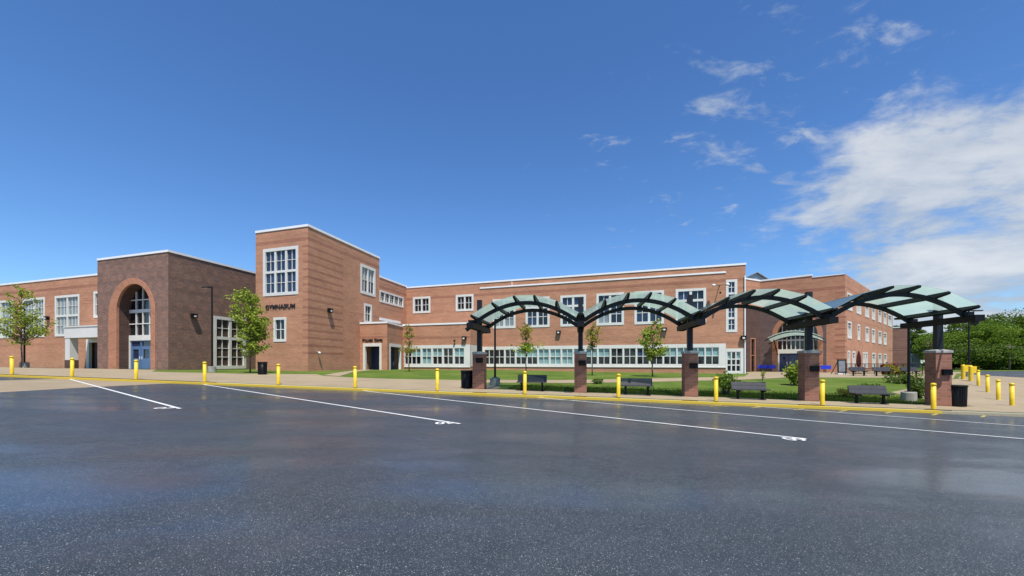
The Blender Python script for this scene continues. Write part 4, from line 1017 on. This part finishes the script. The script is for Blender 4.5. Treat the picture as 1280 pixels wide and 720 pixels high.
# ------------------------------------------------------------------ yellow bollards
def bollard_mesh():
    o = empty('bollard', (0, 0, 0), 'x', 'bollard', 'yellow bollards')
    b = MB(); b.lathe([(.078, -.05), (.080, .0), (.080, .935)], (0, 0, 0), 18); b.build('sleeve', 'yellow', o, True, loc=(0, 0, 0))
    b = MB(); b.lathe([(.090, .935), (.092, .98), (.088, 1.005), (.068, 1.028), (.034, 1.038), (.004, 1.04)], (0, 0, 0), 18); b.build('cap', 'yellow', o, True, loc=(0, 0, 0))
    return o
bol = bollard_mesh(); first = True
kb = [(15, 'yellow bollard in front of the left wing, at the far left end of the kerb'), (90, 'yellow bollard on the kerb in front of the white portico'), (170, 'yellow bollard on the kerb in front of the blue arched doors'), (256, 'yellow bollard on the kerb before the tall window of the brown block'),
      (348, 'yellow bollard on the kerb below the GYMNASIUM lettering'), (444, 'yellow bollard on the kerb before the Wellness Center doorway'), (546.7, 'yellow bollard on the kerb left of the first brick pillar and its bin'), (656, 'yellow bollard standing in front of the bench under the first glass arch'),
      (773, 'yellow bollard at the left end of the bench under the second glass arch'), (895, 'yellow bollard on the kerb beside the leggy shrub under the third arch'), (1028, 'yellow bollard on the kerb close to the right of the fourth brick pillar'), (1167, 'yellow bollard on the kerb in front of the last brick pillar')]
for px, lb in kb:
    p = inter(xy(0, .45), CD, px); o = bol if first else copy_tree(bol); first = False
    o.location = (p.x, p.y, gz(*p)+.01); o.rotation_euler = (random.uniform(-.012, .012), random.uniform(-.012, .012), px*.37); o['label'] = lb; o['group'] = 'yellow bollards along the kerb'
rowb = [(1265, 19.1, 'nearest yellow bollard of the row along the promenade at the right edge'), (1248, 21.5, 'second nearest yellow bollard of the promenade row'), (1234.5, 24.6, 'third yellow bollard from the front in the promenade row'), (1223, 27.6, 'fourth yellow bollard from the front in the promenade row')]
for px, y, lb in rowb:
    p = gat(px, y); o = copy_tree(bol); o.location = (p.x, p.y, p.z+.015); o['label'] = lb; o['group'] = 'yellow bollards along the promenade'
for px, y, w, lb in ((1213.5, 30.2, .26, 'yellow guard post with a narrow plate before the far lamp post'), (1204, 31.6, .50, 'yellow guard post with a wide square plate at the far end of the promenade')):
    p = gat(px, y); o = empty('guard_post', p, lb, 'guard post')
    b = MB(); b.lathe([(.12, 0), (.12, 1.06), (.08, 1.12), (.01, 1.13)], (0, 0, 0), 14); b.build('post', 'yellow', o, loc=(0, 0, 0))
    b = MB(); b.hexa((.115, -.06, .60), (w, 0, 0), (0, .10, 0), (0, 0, .49)); b.build('plate', 'yellow', o, loc=(0, 0, 0))

# ------------------------------------------------------------------ benches, bins
def bench_proto():
    o = empty('bench', (0, 0, 0), 'x', 'bench', 'black benches under the glass walkway')
    for x in (-.52, .52):                              # the seat looks towards local +Y
        b = MB(); b.hexa((x-.045, -.10, 0), (.09, 0, 0), (0, .09, 0), (0, 0, .42)); b.hexa((x-.10, -.16, .002), (.20, 0, 0), (0, .30, 0), (0, 0, .02)); b.hexa((x-.04, -.22, .36), (.08, 0, 0), (0, .50, 0), (0, 0, .055)); b.build('leg', 'black', o, loc=(0, 0, 0))
        b = MB(); b.beam((x, -.16, .36), (x, -.31, .78), .055, .03, 0, (0, 1, 0)); b.build('back_support', 'black', o, loc=(0, 0, 0))
    b = MB()
    for k in range(3): b.hexa((-.74, -.14+.15*k, .425), (1.48, 0, 0), (0, .135, 0), (0, 0, .045))
    b.build('seat', 'slat', o, loc=(0, 0, 0))
    b = MB()
    for k in range(2):
        z = .455+.165*k; y = -.205-.055*k; b.hexa((-.74, y, z), (1.48, 0, 0), (0, -.055, .155), (0, .042, .014))
    b.build('backrest', 'slat', o, loc=(0, 0, 0))
    return o
bp = bench_proto(); first = True
for px, d, lb in ((664.8, 2.3, 'black bench under the first glass arch, behind a yellow bollard'), (796, 2.1, 'black bench under the second glass arch, right of a yellow bollard'), (938, 2.0, 'black bench under the third glass arch, right of the leggy shrub'), (1088.5, 2.0, 'black bench under the last glass arch, near the yellowish shrub')):
    p = inter(xy(0, d), CD, px); o = bp if first else copy_tree(bp); first = False
    o.location = (p.x, p.y, gz(*p)+.018); o.rotation_euler.z = rz+math.pi+random.uniform(-.02, .02); o['label'] = lb
for px, y, r, lb in ((1074, 37.5, .1, 'black bench on the far plaza beside the railing, left of the others'), (1104, 37.0, -.05, 'black bench on the far plaza in front of the maroon shrub'), (1139, 37.5, .05, 'black bench on the far plaza left of the canopy end lamp post')):
    p = gat(px, y); o = copy_tree(bp); o.location = (p.x, p.y, p.z+.015); o.rotation_euler.z = r+math.pi; o.scale = (1.02, 1, 1.0); o['label'] = lb; o['group'] = 'benches on the far plaza'
def bin_proto():
    o = empty('litter_bin', (0, 0, 0), 'x', 'bin', 'black slatted litter bins')
    b = MB(); b.lathe([(.25, .03), (.26, .05), (.27, .84)], (0, 0, 0), 20); b.build('liner', 'bin', o, True, loc=(0, 0, 0))
    b = MB()
    for k in range(26):
        t = 2*math.pi*k/26; b.beam((.285*math.cos(t), .285*math.sin(t), .02), (.305*math.cos(t), .305*math.sin(t), .86), .04, .012, 0, (math.cos(t), math.sin(t), 0))
    b.build('slats', 'black', o, loc=(0, 0, 0))
    b = MB(); b.lathe([(.315, .86), (.335, .88), (.335, .92), (.30, .935), (.18, .94), (.17, .90)], (0, 0, 0), 24); b.build('rim', 'black', o, True, loc=(0, 0, 0))
    return o
bn = bin_proto(); first = True
for loc, lb in ((gp(328, 468.3), 'black litter bin on the pavement edge in front of the tower'), (Vector((*inter(xy(0, 2.6), CD, 583.6), 0)), 'black litter bin beside the first brick pillar'), (Vector((*inter(xy(0, 2.35), CD, 1196.5), 0)), 'black litter bin right of the last brick pillar')):
    o = bn if first else copy_tree(bn); first = False
    o.location = (loc.x, loc.y, gz(loc.x, loc.y)+.01); o['label'] = lb; o.rotation_euler.z = loc.x

# ------------------------------------------------------------------ lamp posts
def lamp_post(p, h, armdir, label, arm=.85):
    o = empty('lamp_post', p, label, 'lamp post', 'lamp posts on concrete feet', rz)
    b = MB(); b.lathe([(.30, -.3), (.30, .42), (.28, .46), (.05, .47)], (0, 0, 0), 20); b.build('concrete_foot', 'concrete_base', o, loc=(0, 0, 0))
    b = MB(); b.hexa((-.13, -.13, .465), (.26, 0, 0), (0, .26, 0), (0, 0, .03)); b.tube([(0, 0, .48), (0, 0, h)], [.065, .055], 10); b.build('pole', 'black', o, loc=(0, 0, 0))
    b = MB(); b.hexa((-.05 if armdir > 0 else .05, -.05, h-.02), (armdir*arm, 0, 0), (0, .10, 0), (0, 0, .07)); b.hexa((armdir*arm*.45, -.15, h-.045), (armdir*arm*.62, 0, 0), (0, .30, 0), (0, 0, .085)); hd = b.build('lamp_head', 'black', o, loc=(0, 0, 0))
    b = MB(); b.hexa((armdir*arm*.5, -.11, h-.058), (armdir*arm*.5, 0, 0), (0, .22, 0), (0, 0, .012)); b.build('lens', 'lens', hd, loc=(0, 0, 0))
def lp_at(px, y, pytop, armdir, label, arm=.85):
    p = gat(px, y); lamp_post(p, EYE+(HOR-pytop)/FOC*y-p.z, armdir, label, arm)
lp_at(30.5, 35.5, 386.3, -1, 'black lamp post among the leaves of the tree at far left', 1.0)
lp_at(265, 33, 359, -1, 'black lamp post in front of the brown brick side wall', .75)
lp_at(618.8, 24.6, 392, 1, 'black lamp post under the first glass arch', .8)
lp_at(1136, 20.2, 398, -1, 'black lamp post just left of the last brick pillar', .5)
lp_at(1211, 36, 388.5, 1, 'black lamp post beyond the yellow guard posts', .9)

# ------------------------------------------------------------------ trees and shrubs
def leaf(mb, c, size, mat=0, droop=.3):
    a = Vector((random.gauss(0, 1), random.gauss(0, 1), random.gauss(0, .55)-droop)).normalized()
    b = a.cross(Vector((random.gauss(0, 1), random.gauss(0, 1), random.gauss(0, 1)))).normalized()
    L_, w = size*random.uniform(.7, 1.25), size*random.uniform(.35, .6); i = len(mb.v); c = Vector(c)
    mb.v += [tuple(c), tuple(c+a*L_*.5+b*w), tuple(c+a*L_), tuple(c+a*L_*.5-b*w)]
    mb.f.append((i, i+1, i+2, i+3)); mb.m.append(mat); mb.uv.append(None)
def young_tree(p, H, clear, lobes, nbranch, nleaf, size, m, label, lean=0, trunk=.06, group='young trees round the school'):
    """lobes: (dx, dy, z, rx, rz) relative to the foot; branches grow from the stem into the lobes"""
    o = empty('young_tree', p, label, 'tree', group)
    b = MB(); n = 7; stem = [(lean*(k/n)**1.5+random.uniform(-.03, .03), random.uniform(-.03, .03), H*.92*k/n-.05) for k in range(n+1)]
    b.tube(stem, [trunk*(1-.8*k/n)+.006 for k in range(n+1)], 7)
    lf = MB(); tot = sum(l[3]*l[3]*l[4] for l in lobes)
    for (dx, dy, z, rx, rz_) in lobes:
        nb = max(3, int(nbranch*rx*rx*rz_/tot))
        for k in range(nb):
            while True:
                e = Vector((random.uniform(-1, 1), random.uniform(-1, 1), random.uniform(-1, 1)))
                if .25 < e.length < 1: break
            tip = Vector((dx+e.x*rx, dy+e.y*rx, z+e.z*rz_))
            t0 = clamp((tip.z-random.uniform(.35, .95)*math.hypot(tip.x, tip.y)-.1)/H, clear/H, .9); k0 = t0*n/.92; i0 = min(n-1, int(k0)); st = Vector(stem[i0]).lerp(Vector(stem[i0+1]), min(1, k0-i0))
            mid = st.lerp(tip, .55)+Vector((random.uniform(-.08, .08), random.uniform(-.08, .08), random.uniform(-.02, .12)))
            b.tube([st, mid, tip], [.022, .014, .005], 4, caps=False)
            for q in range(nleaf):
                t = random.triangular(.35, 1.08, .95); c = (st.lerp(mid, t/.55) if t < .55 else mid.lerp(tip, (t-.55)/.45))
                leaf(lf, c+Vector((random.gauss(0, .10), random.gauss(0, .10), random.gauss(0, .09)))*rx**.5, size)
    b.build('trunk', 'bark', o, True, loc=(0, 0, 0)); lf.build('crown', m, o, loc=(0, 0, 0))
    return o
def tpx(px, y): p = gat(px, y); return p, y/FOC
# lobes given in photograph pixels (x offset, y, half width, half height) and turned into metres at the tree's distance
def tree_px(px, y, pytop, clear_py, lobes, nb, nl, size, m, label, lean=0, trunk=.06):
    p, k = tpx(px, y); zf = lambda py: EYE+(HOR-py)*k-p.z
    ll = [(lx*k, random.uniform(-.2, .2), zf(ly), lw*k, lh*k) for lx, ly, lw, lh in lobes]
    return young_tree(p, zf(pytop), zf(clear_py), ll, nb, nl, size, m, label, lean, trunk)
tree_px(27, 34.5, 358, 430, [(-4, 400, 30, 22), (2, 372, 16, 15), (24, 405, 18, 14), (-22, 410, 14, 14), (-2, 424, 14, 9), (-2, 362, 7, 8)], 95, 22, .16, 'leaf', 'small leafy tree wrapped round a lamp post at the far left')
tree_px(313, 33, 362, 446, [(-2, 400, 22, 24), (-8, 378, 18, 16), (6, 422, 20, 18), (14, 405, 14, 20), (-24, 383, 8, 10), (2, 368, 9, 9), (0, 437, 13, 9)], 150, 28, .16, 'leaf', 'leafy green tree in front of the tower corner')
tree_px(511.5, 40, 403, 440, [(0, 420, 8, 14), (2, 412, 6, 9), (3, 436, 13, 5), (-2, 440, 5, 8), (-9, 437, 6, 3)], 46, 13, .15, 'leaf_gold', 'slender yellowish sapling beside the Wellness Center entrance', 0, .05)
tree_px(657.5, 36, 406, 438, [(0, 416, 9, 11), (2, 410, 10, 7), (-8, 412, 5, 5)], 34, 12, .15, 'leaf_gold', 'young tree with a yellowish top under the first glass arch', 0, .05)
tree_px(740.5, 36, 402, 441, [(0, 418, 10, 15), (5, 412, 8, 11), (2, 432, 7, 8), (9, 425, 6, 8)], 52, 13, .15, 'leaf_gold', 'young tree with thin yellowish leaves half hidden by the second walkway post', 0, .05)
tree_px(815.5, 34.5, 398, 450, [(0, 428, 13, 17), (6, 407, 8, 9), (-4, 416, 10, 10), (-12, 425, 8, 8), (12, 430, 9, 8), (16, 437, 12, 4), (-1, 444, 8, 7)], 90, 20, .16, 'leaf', 'bright green young tree under the second glass arch', 0, .06)
# the lower skirt of the tree under the first arch
o_ = [o for o in C.objects if o.get('label', '').startswith('young tree with a yellowish top')][0]
lf = MB()
for k in range(420):
    t = random.uniform(0, 2*math.pi); r = abs(random.gauss(0, .42)); leaf(lf, (r*math.cos(t)*1.5+.1, r*math.sin(t), 2.35+random.gauss(0, .22)-r*.15+(.28 if math.cos(t) > .6 and r > .5 else 0)), .18)
lf.build('lower_foliage', 'leaf', o_, loc=(0, 0, 0))
def shrub(p, w, h, nstem, nleaf, size, m, label, bare=.25, name='shrub', cat='shrub', flat=1.0):
    o = empty(name, p, label, cat); b = MB(); lf = MB()
    for k in range(nstem):
        t = random.uniform(0, 2*math.pi); r = w*math.sqrt(random.random())*.5; hh = h*random.uniform(.6, 1)*(1-.35*(r/(w*.5))**2)
        tip = Vector((r*math.cos(t), r*math.sin(t)*flat, hh)); st = Vector((tip.x*.15, tip.y*.15, -.03)); mid = Vector((tip.x*.5, tip.y*.5, hh*.55))
        b.tube([st, mid, tip], [.016, .011, .004], 4, caps=False)
        for q in range(nleaf):
            tt = random.triangular(bare, 1.05, .85); c = st.lerp(mid, tt/.55) if tt < .55 else mid.lerp(tip, (tt-.55)/.45)
            leaf(lf, c+Vector((random.gauss(0, .07), random.gauss(0, .07), random.gauss(0, .05)))*w, size)
    b.build('stem', 'bark', o, True, loc=(0, 0, 0)); lf.build('foliage', m, o, loc=(0, 0, 0)); return o
shrub(gat(907, 21.2), 1.3, 1.35, 34, 15, .13, 'leaf', 'leggy dark green shrub left of the bench under the third arch', .5)
shrub(gat(996, 27.5), 1.5, 1.75, 60, 22, .15, 'leaf', 'dense light green shrub behind the fourth brick pillar', .1)
shrub(gat(1057, 21.6), 1.15, .50, 44, 16, .10, 'leaf_gold', 'low yellowish shrub left of the last bench', .15)
shrub(gat(1148, 21.8), 1.0, 1.25, 60, 20, .12, 'leaf_dark', 'dense green shrub between the lamp post and the last brick pillar', .1)
shrub(gat(1128, 29), 2.4, .75, 50, 16, .13, 'leaf_dark', 'low sprawling shrub on the lawn edge near the far benches', .1)
shrub(gat(747, 27.3), .8, .42, 18, 12, .11, 'leaf_dark', 'tiny low plant on the lawn right of the second brick pillar', .2)
shrub(gat(953, 30.5), .42, .95, 7, 9, .10, 'leaf', 'thin little sapling on the lawn in front of the blue benches', .45)
shrub(gat(1085, 26.5), 1.1, .28, 24, 10, .12, 'leaf_dark', 'flat tuft of weeds in the middle of the right lawn', .1)
shrub(gat(1106, 40), .8, 1.45, 30, 22, .16, 'leaf_red', 'tall maroon leaved shrub behind the far benches', .1)
shrub(gat(1118, 40), .7, 1.35, 26, 22, .16, 'leaf_red', 'shorter maroon shrub right of the pale flowering one', .1)
shrub(gat(1112, 38.6), .9, 1.25, 32, 22, .15, 'leaf_gold', 'pale green flowering shrub between the two maroon ones', .1)
shrub(gat(1126, 38.8), 1.1, 1.0, 30, 20, .14, 'leaf_gold', 'small pale green shrub in front of the dark railing', .1)

def crown_mesh(name, rx, rz_, nclump, nl, size, m, clump=.30, seed=0):
    random.seed(seed); lf = MB()
    for k in range(nclump):
        while True:
            e = Vector((random.uniform(-1, 1), random.uniform(-1, 1), random.uniform(-.9, 1)))
            if .55 < e.length < 1: break
        e = Vector((e.x*rx, e.y*rx, e.z*rz_)); cr = rx*clump*random.uniform(.5, 1.5)
        for q in range(nl):
            d = Vector((random.gauss(0, 1), random.gauss(0, 1), random.gauss(0, 1))).normalized()*cr*random.uniform(.5, 1.1); d.z *= .62
            if d.z < -.3*cr: d.z *= .4
            leaf(lf, e+d, size, 0, .1)
    return lf
def big_tree(p, H, rx, m, label, seed, dens=(46, 70), name='woodland_tree', size=.55, trunkh=.35):
    o = empty(name, p, label, 'tree', 'trees beyond the promenade')
    rz_ = H*(1-trunkh*.55)/2; cz = H-rz_
    lf = crown_mesh('crown', rx, rz_, dens[0], dens[1], size, m, .25, seed)
    c = lf.build('crown', m, o, loc=(0, 0, cz))
    b = MB(); st = Vector((0, 0, -.3)); top = Vector((random.uniform(-.5, .5), random.uniform(-.5, .5), H*.7)); b.tube([st, st.lerp(top, .4), top], [H*.024, H*.017, H*.006], 8)
    for k in range(9):
        t = random.uniform(.25, .8); s_ = st.lerp(top, t); a = random.uniform(0, 6.28); e = s_+Vector((math.cos(a)*rx*.7, math.sin(a)*rx*.7, H*random.uniform(.08, .22))); b.tube([s_, s_.lerp(e, .5)+Vector((0, 0, .4)), e], [H*.009, H*.006, H*.002], 5, caps=False)
    b.build('trunk', 'bark', o, True, loc=(0, 0, 0)); return o
def zh(py, y, p): return EYE+(HOR-py)/FOC*y-p.z
bt = [ # px, depth, top py, crown radius, leaf, label
 (1262, 104, 391, 9.5, 'leaf_far', 'tallest dark tree at the right end of the tree line'),
 (1222, 98, 402, 7.5, 'leaf_far', 'dark round tree left of the tallest one'),
 (1238, 84, 408, 6.5, 'leaf_far2', 'bright green spreading tree in front of the tallest dark trees'),
 (1198, 102, 409, 5.5, 'leaf_grey', 'thin grey olive tree standing above its green neighbours'),
 (1182, 108, 417, 6.0, 'leaf_far2', 'bright green tree seen right of the last walkway post'),
 (1158, 150, 419, 9, 'leaf_far2', 'bright green tree behind the low white building'),
 (1128, 128, 404, 5.0, 'leaf_far', 'dark treetop showing above the plain brown brick block'),
 (1205, 78, 432, 4.5, 'leaf_far', 'low dark bushy tree behind the far lamp post'),
 (1234, 74, 434, 5.0, 'leaf_far', 'low dark bushy tree behind the promenade bollards'),
 (1262, 76, 436, 4.6, 'leaf_far2', 'low bright bushy tree near the utility pole'),
 (1292, 80, 424, 5.5, 'leaf_far', 'mid height tree cut by the right edge'),
 (1300, 104, 392, 9.0, 'leaf_far2', 'tall bright tree cut by the right edge'),
 (1350, 96, 398, 8.0, 'leaf_far', 'tree beyond the right edge of the promenade'),
 (1184, 82, 440, 3.6, 'leaf_far', 'low dark bush behind the last brick pillar'),
]
for i, (px, y, top, rx, m, lb) in enumerate(bt):
    p = gat(px, y); big_tree(p, zh(top, y, p), rx, m, lb, 100+i, (52, 300) if m != 'leaf_grey' else (55, 70), size=.34 if y > 90 else .28, trunkh=.35 if top < 425 else .12)
random.seed(11)
# utility pole and its wires
p = gat(1262, 70); up = empty('utility_pole', p, 'weathered wooden utility pole with wires in front of the trees', 'utility pole')
hp = zh(431, 70, p); b = MB(); b.tube([(0, 0, -.2), (0, 0, hp)], [.15, .11], 8); b.build('pole', 'woodpole', up, True, loc=(0, 0, 0))
b = MB(); b.beam((-.9, 0, hp-.35), (.9, 0, hp-.35), .1, .12); b.build('crossarm', 'woodpole', up, loc=(0, 0, 0))
for k, z in enumerate((hp-.25, hp-.6)):
    b = MB(); b.tube([(-26+t*5.2, 4-t*.4, z-.6*(1-((t-5)/5)**2)+.1) for t in range(11)], .022, 4); b.tube([(26, 0, z-.2), (13, 0, z-.5), (0, 0, z)], .022, 4); b.build('wire', 'black', up, loc=(0, 0, 0))

# ------------------------------------------------------------------ plaza furniture by the right wing
# small curved entrance canopy
ec0 = FRf.pt(ra2c, 0); ecl = empty('entrance_canopy', (ec0.x, ec0.y, gz(*ec0.xy)), 'small curved green glass canopy over the far arched doorway', 'canopy')
wc = rao*1.0; zc0 = FRf.z(990, 427.0); zc1 = FRf.z(990, 421); mb = MB(); gl = MB()
def ept(t, o, dz=0): return FRf.pt(ra2c-wc+2*wc*t, zc0+(zc1-zc0)*(1-(2*t-1)**2)*1.25+dz, o)
for o_off in (.4, 2.9):
    tb = MB(); tb.tube([ept(-.06+1.12*k/14, o_off, -.12+.45*(o_off-.1)/3.1) for k in range(15)], .07, 6); tb.build('arch_beam', 'black', ecl)
for k in range(8):
    a, b2 = k/8, (k+1)/8; q = [ept(a, .1), ept(b2, .1), ept(b2, 3.2, .45), ept(a, 3.2, .45)]; up_ = Vector((0, 0, .03)); gl = MB()
    gl.face(q); gl.face([v+up_ for v in q][::-1])
    for j in range(4): gl.face([q[j], q[(j+1) % 4], q[(j+1) % 4]+up_, q[j]+up_])
    gl.m = [0, 1]+[1]*4
    if (q[1]-q[0]).cross(q[2]-q[0]).z > 0: gl.m = [0, 1]+[1]*4
    gl.build('glass_panel', ['cglass', 'cglass_top'], ecl)
for t in (.12, .88):
    tb = MB(); tb.tube([ept(t, 2.9, -.15), FRf.pt(ra2c-wc+2*wc*t, zc0-1.7, .05)], .06, 6); tb.build('strut', 'black', ecl)
# blue benches against the far brown wall
def blue_bench(px, w, label):
    c = FRf.pt(FRf.u(px), 0, .9); g = gz(c.x, c.y); o = empty('blue_bench', (c.x, c.y, g+.012), label, 'bench', 'blue benches by the far arch', math.atan2(FRf.d.y, FRf.d.x))
    b = MB(); b.hexa((-w/2, .16, .42), (w, 0, 0), (0, .05, .02), (0, 0, .42)); b.build('backrest', 'blue_bright', o, loc=(0, 0, 0))
    b = MB(); b.hexa((-w/2, -.28, .42), (w, 0, 0), (0, .42, 0), (0, 0, .05)); b.build('seat', 'blue_bright', o, loc=(0, 0, 0))
    for x in (-w/2+.12, w/2-.12): b = MB(); b.beam((x, -.22, 0), (x, -.22, .42), .05, .05); b.beam((x, .18, 0), (x, .18, .42), .05, .05); b.beam((x, -.22, .39), (x, .18, .39), .04, .04); b.build('leg', 'black', o, loc=(0, 0, 0))
blue_bench(955.6, 1.2, 'blue bench nearest the narrow dark window, left of the far arch'); blue_bench(965.6, .95, 'blue bench beside the left foot of the far arch'); blue_bench(1033, 1.0, 'blue bench right of the fourth brick pillar, by the far wall')
# standing board
p = gat(1052, 42.0); sb = empty('standing_sign', p, 'black framed standing sign board on a white base by the wing corner', 'sign board', None, -.25)
b = MB(); b.hexa((-.42, -.3, 0), (.9, 0, 0), (0, .7, 0), (0, 0, .16)); b.build('base', 'stone', sb, loc=(0, 0, 0))
b = MB(); b.hexa((-.36, -.10, .16), (.09, 0, 0), (0, .10, .05), (0, .1, 1.35)); b.hexa((.33, -.10, .16), (.09, 0, 0), (0, .10, .05), (0, .1, 1.35)); b.hexa((-.27, 0.0, 1.42), (.60, 0, 0), (0, .10, 0), (0, .01, .10)); b.hexa((-.27, -.10, .16), (.60, 0, 0), (0, .10, .0), (0, .01, .12)); b.beam((-.34, .1, 1.2), (-.80, .25, .05), .06, .06); b.build('frame', 'black', sb, loc=(0, 0, 0))
b = MB(); b.hexa((-.27, -.07, .28), (.60, 0, 0), (0, .05, 0), (0, .09, 1.14)); b.build('panel', 'board', sb, loc=(0, 0, 0))
# closed maroon parasol
p = gat(1073.5, 44.5); ps = empty('closed_parasol', p, 'closed maroon parasol standing against the far brick wing', 'parasol')
b = MB(); b.tube([(0, 0, 0), (0, 0, 2.5)], .025, 8); b.lathe([(.28, 0), (.28, .08), (.05, .10)], (0, 0, 0), 14); b.build('pole', 'slat', ps, loc=(0, 0, 0))
b = MB(); n = 12
prof = [(.10, .75), (.17, .95), (.19, 1.4), (.15, 1.9), (.08, 2.3), (.02, 2.48)]; base = 0
for r, z in prof:
    for j in range(24): rr = r*(1.15 if j % 2 else .8); b.v.append((rr*math.cos(j*math.pi/12), rr*math.sin(j*math.pi/12), z))
for k in range(len(prof)-1):
    for j in range(24): a = k*24+j; c = k*24+(j+1) % 24; b.f.append((a, c, c+24, a+24)); b.m.append(0); b.uv.append(None)
b.build('cloth', 'maroon', ps, loc=(0, 0, 0))
# dark railing along the plaza
ra_, rb_ = gat(1057, 41.5), gat(1165, 41.5); rl = empty('railing', ra_, 'black metal railing along the far side of the plaza', 'railing')
L_ = (rb_-ra_).length; n = 9
for k in range(n+1):
    t = k/n; q = ra_.lerp(rb_, t); q.z = gz(q.x, q.y); b = MB(); b.tube([q, q+Vector((0, 0, 1.12))], .03, 6); b.build('post', 'black', rl)
for z in (1.10, .60, .15):
    b = MB(); q = [ra_.lerp(rb_, k/n) for k in range(n+1)]; b.tube([(v.x, v.y, gz(v.x, v.y)+z) for v in q], .024, 6); b.build('rail', 'black', rl)
b = MB()
for k in range(110):
    q = ra_.lerp(rb_, (k+.5)/110); g = gz(q.x, q.y); b.beam((q.x, q.y, g+.15), (q.x, q.y, g+1.09), .014, .014, 0, (0, 1, 0))
b.build('balusters', 'black', rl)

# ------------------------------------------------------------------ short grass along the lawn edges (uncountable)
random.seed(5); gb_ = MB(); paved = []
def blades(n, fs, fd, h0, h1):
    for k in range(n):
        s, d = random.uniform(*fs), random.triangular(fd[0], fd[1], fd[0]); p = xy(s, d)
        if 26.0 < p.y-.29*(p.x) < 29.6 and p.x > -3: continue
        z = gz(p.x, p.y); h = random.uniform(h0, h1); a = random.uniform(0, 6.28); w = .018; i = len(gb_.v)
        gb_.v += [(p.x-w*math.cos(a), p.y-w*math.sin(a), z-.01), (p.x+w*math.cos(a), p.y+w*math.sin(a), z-.01), (p.x+random.uniform(-.05, .05), p.y+random.uniform(-.05, .05), z+h)]
        gb_.f.append((i, i+1, i+2)); gb_.m.append(0); gb_.uv.append(None)
blades(26000, (-.6, 20.0), (2.80, 8.0), .04, .11)
tag(gb_.build('grass', 'blade'), 'short green grass blades on the lawn behind the benches', 'grass', None, 'stuff')
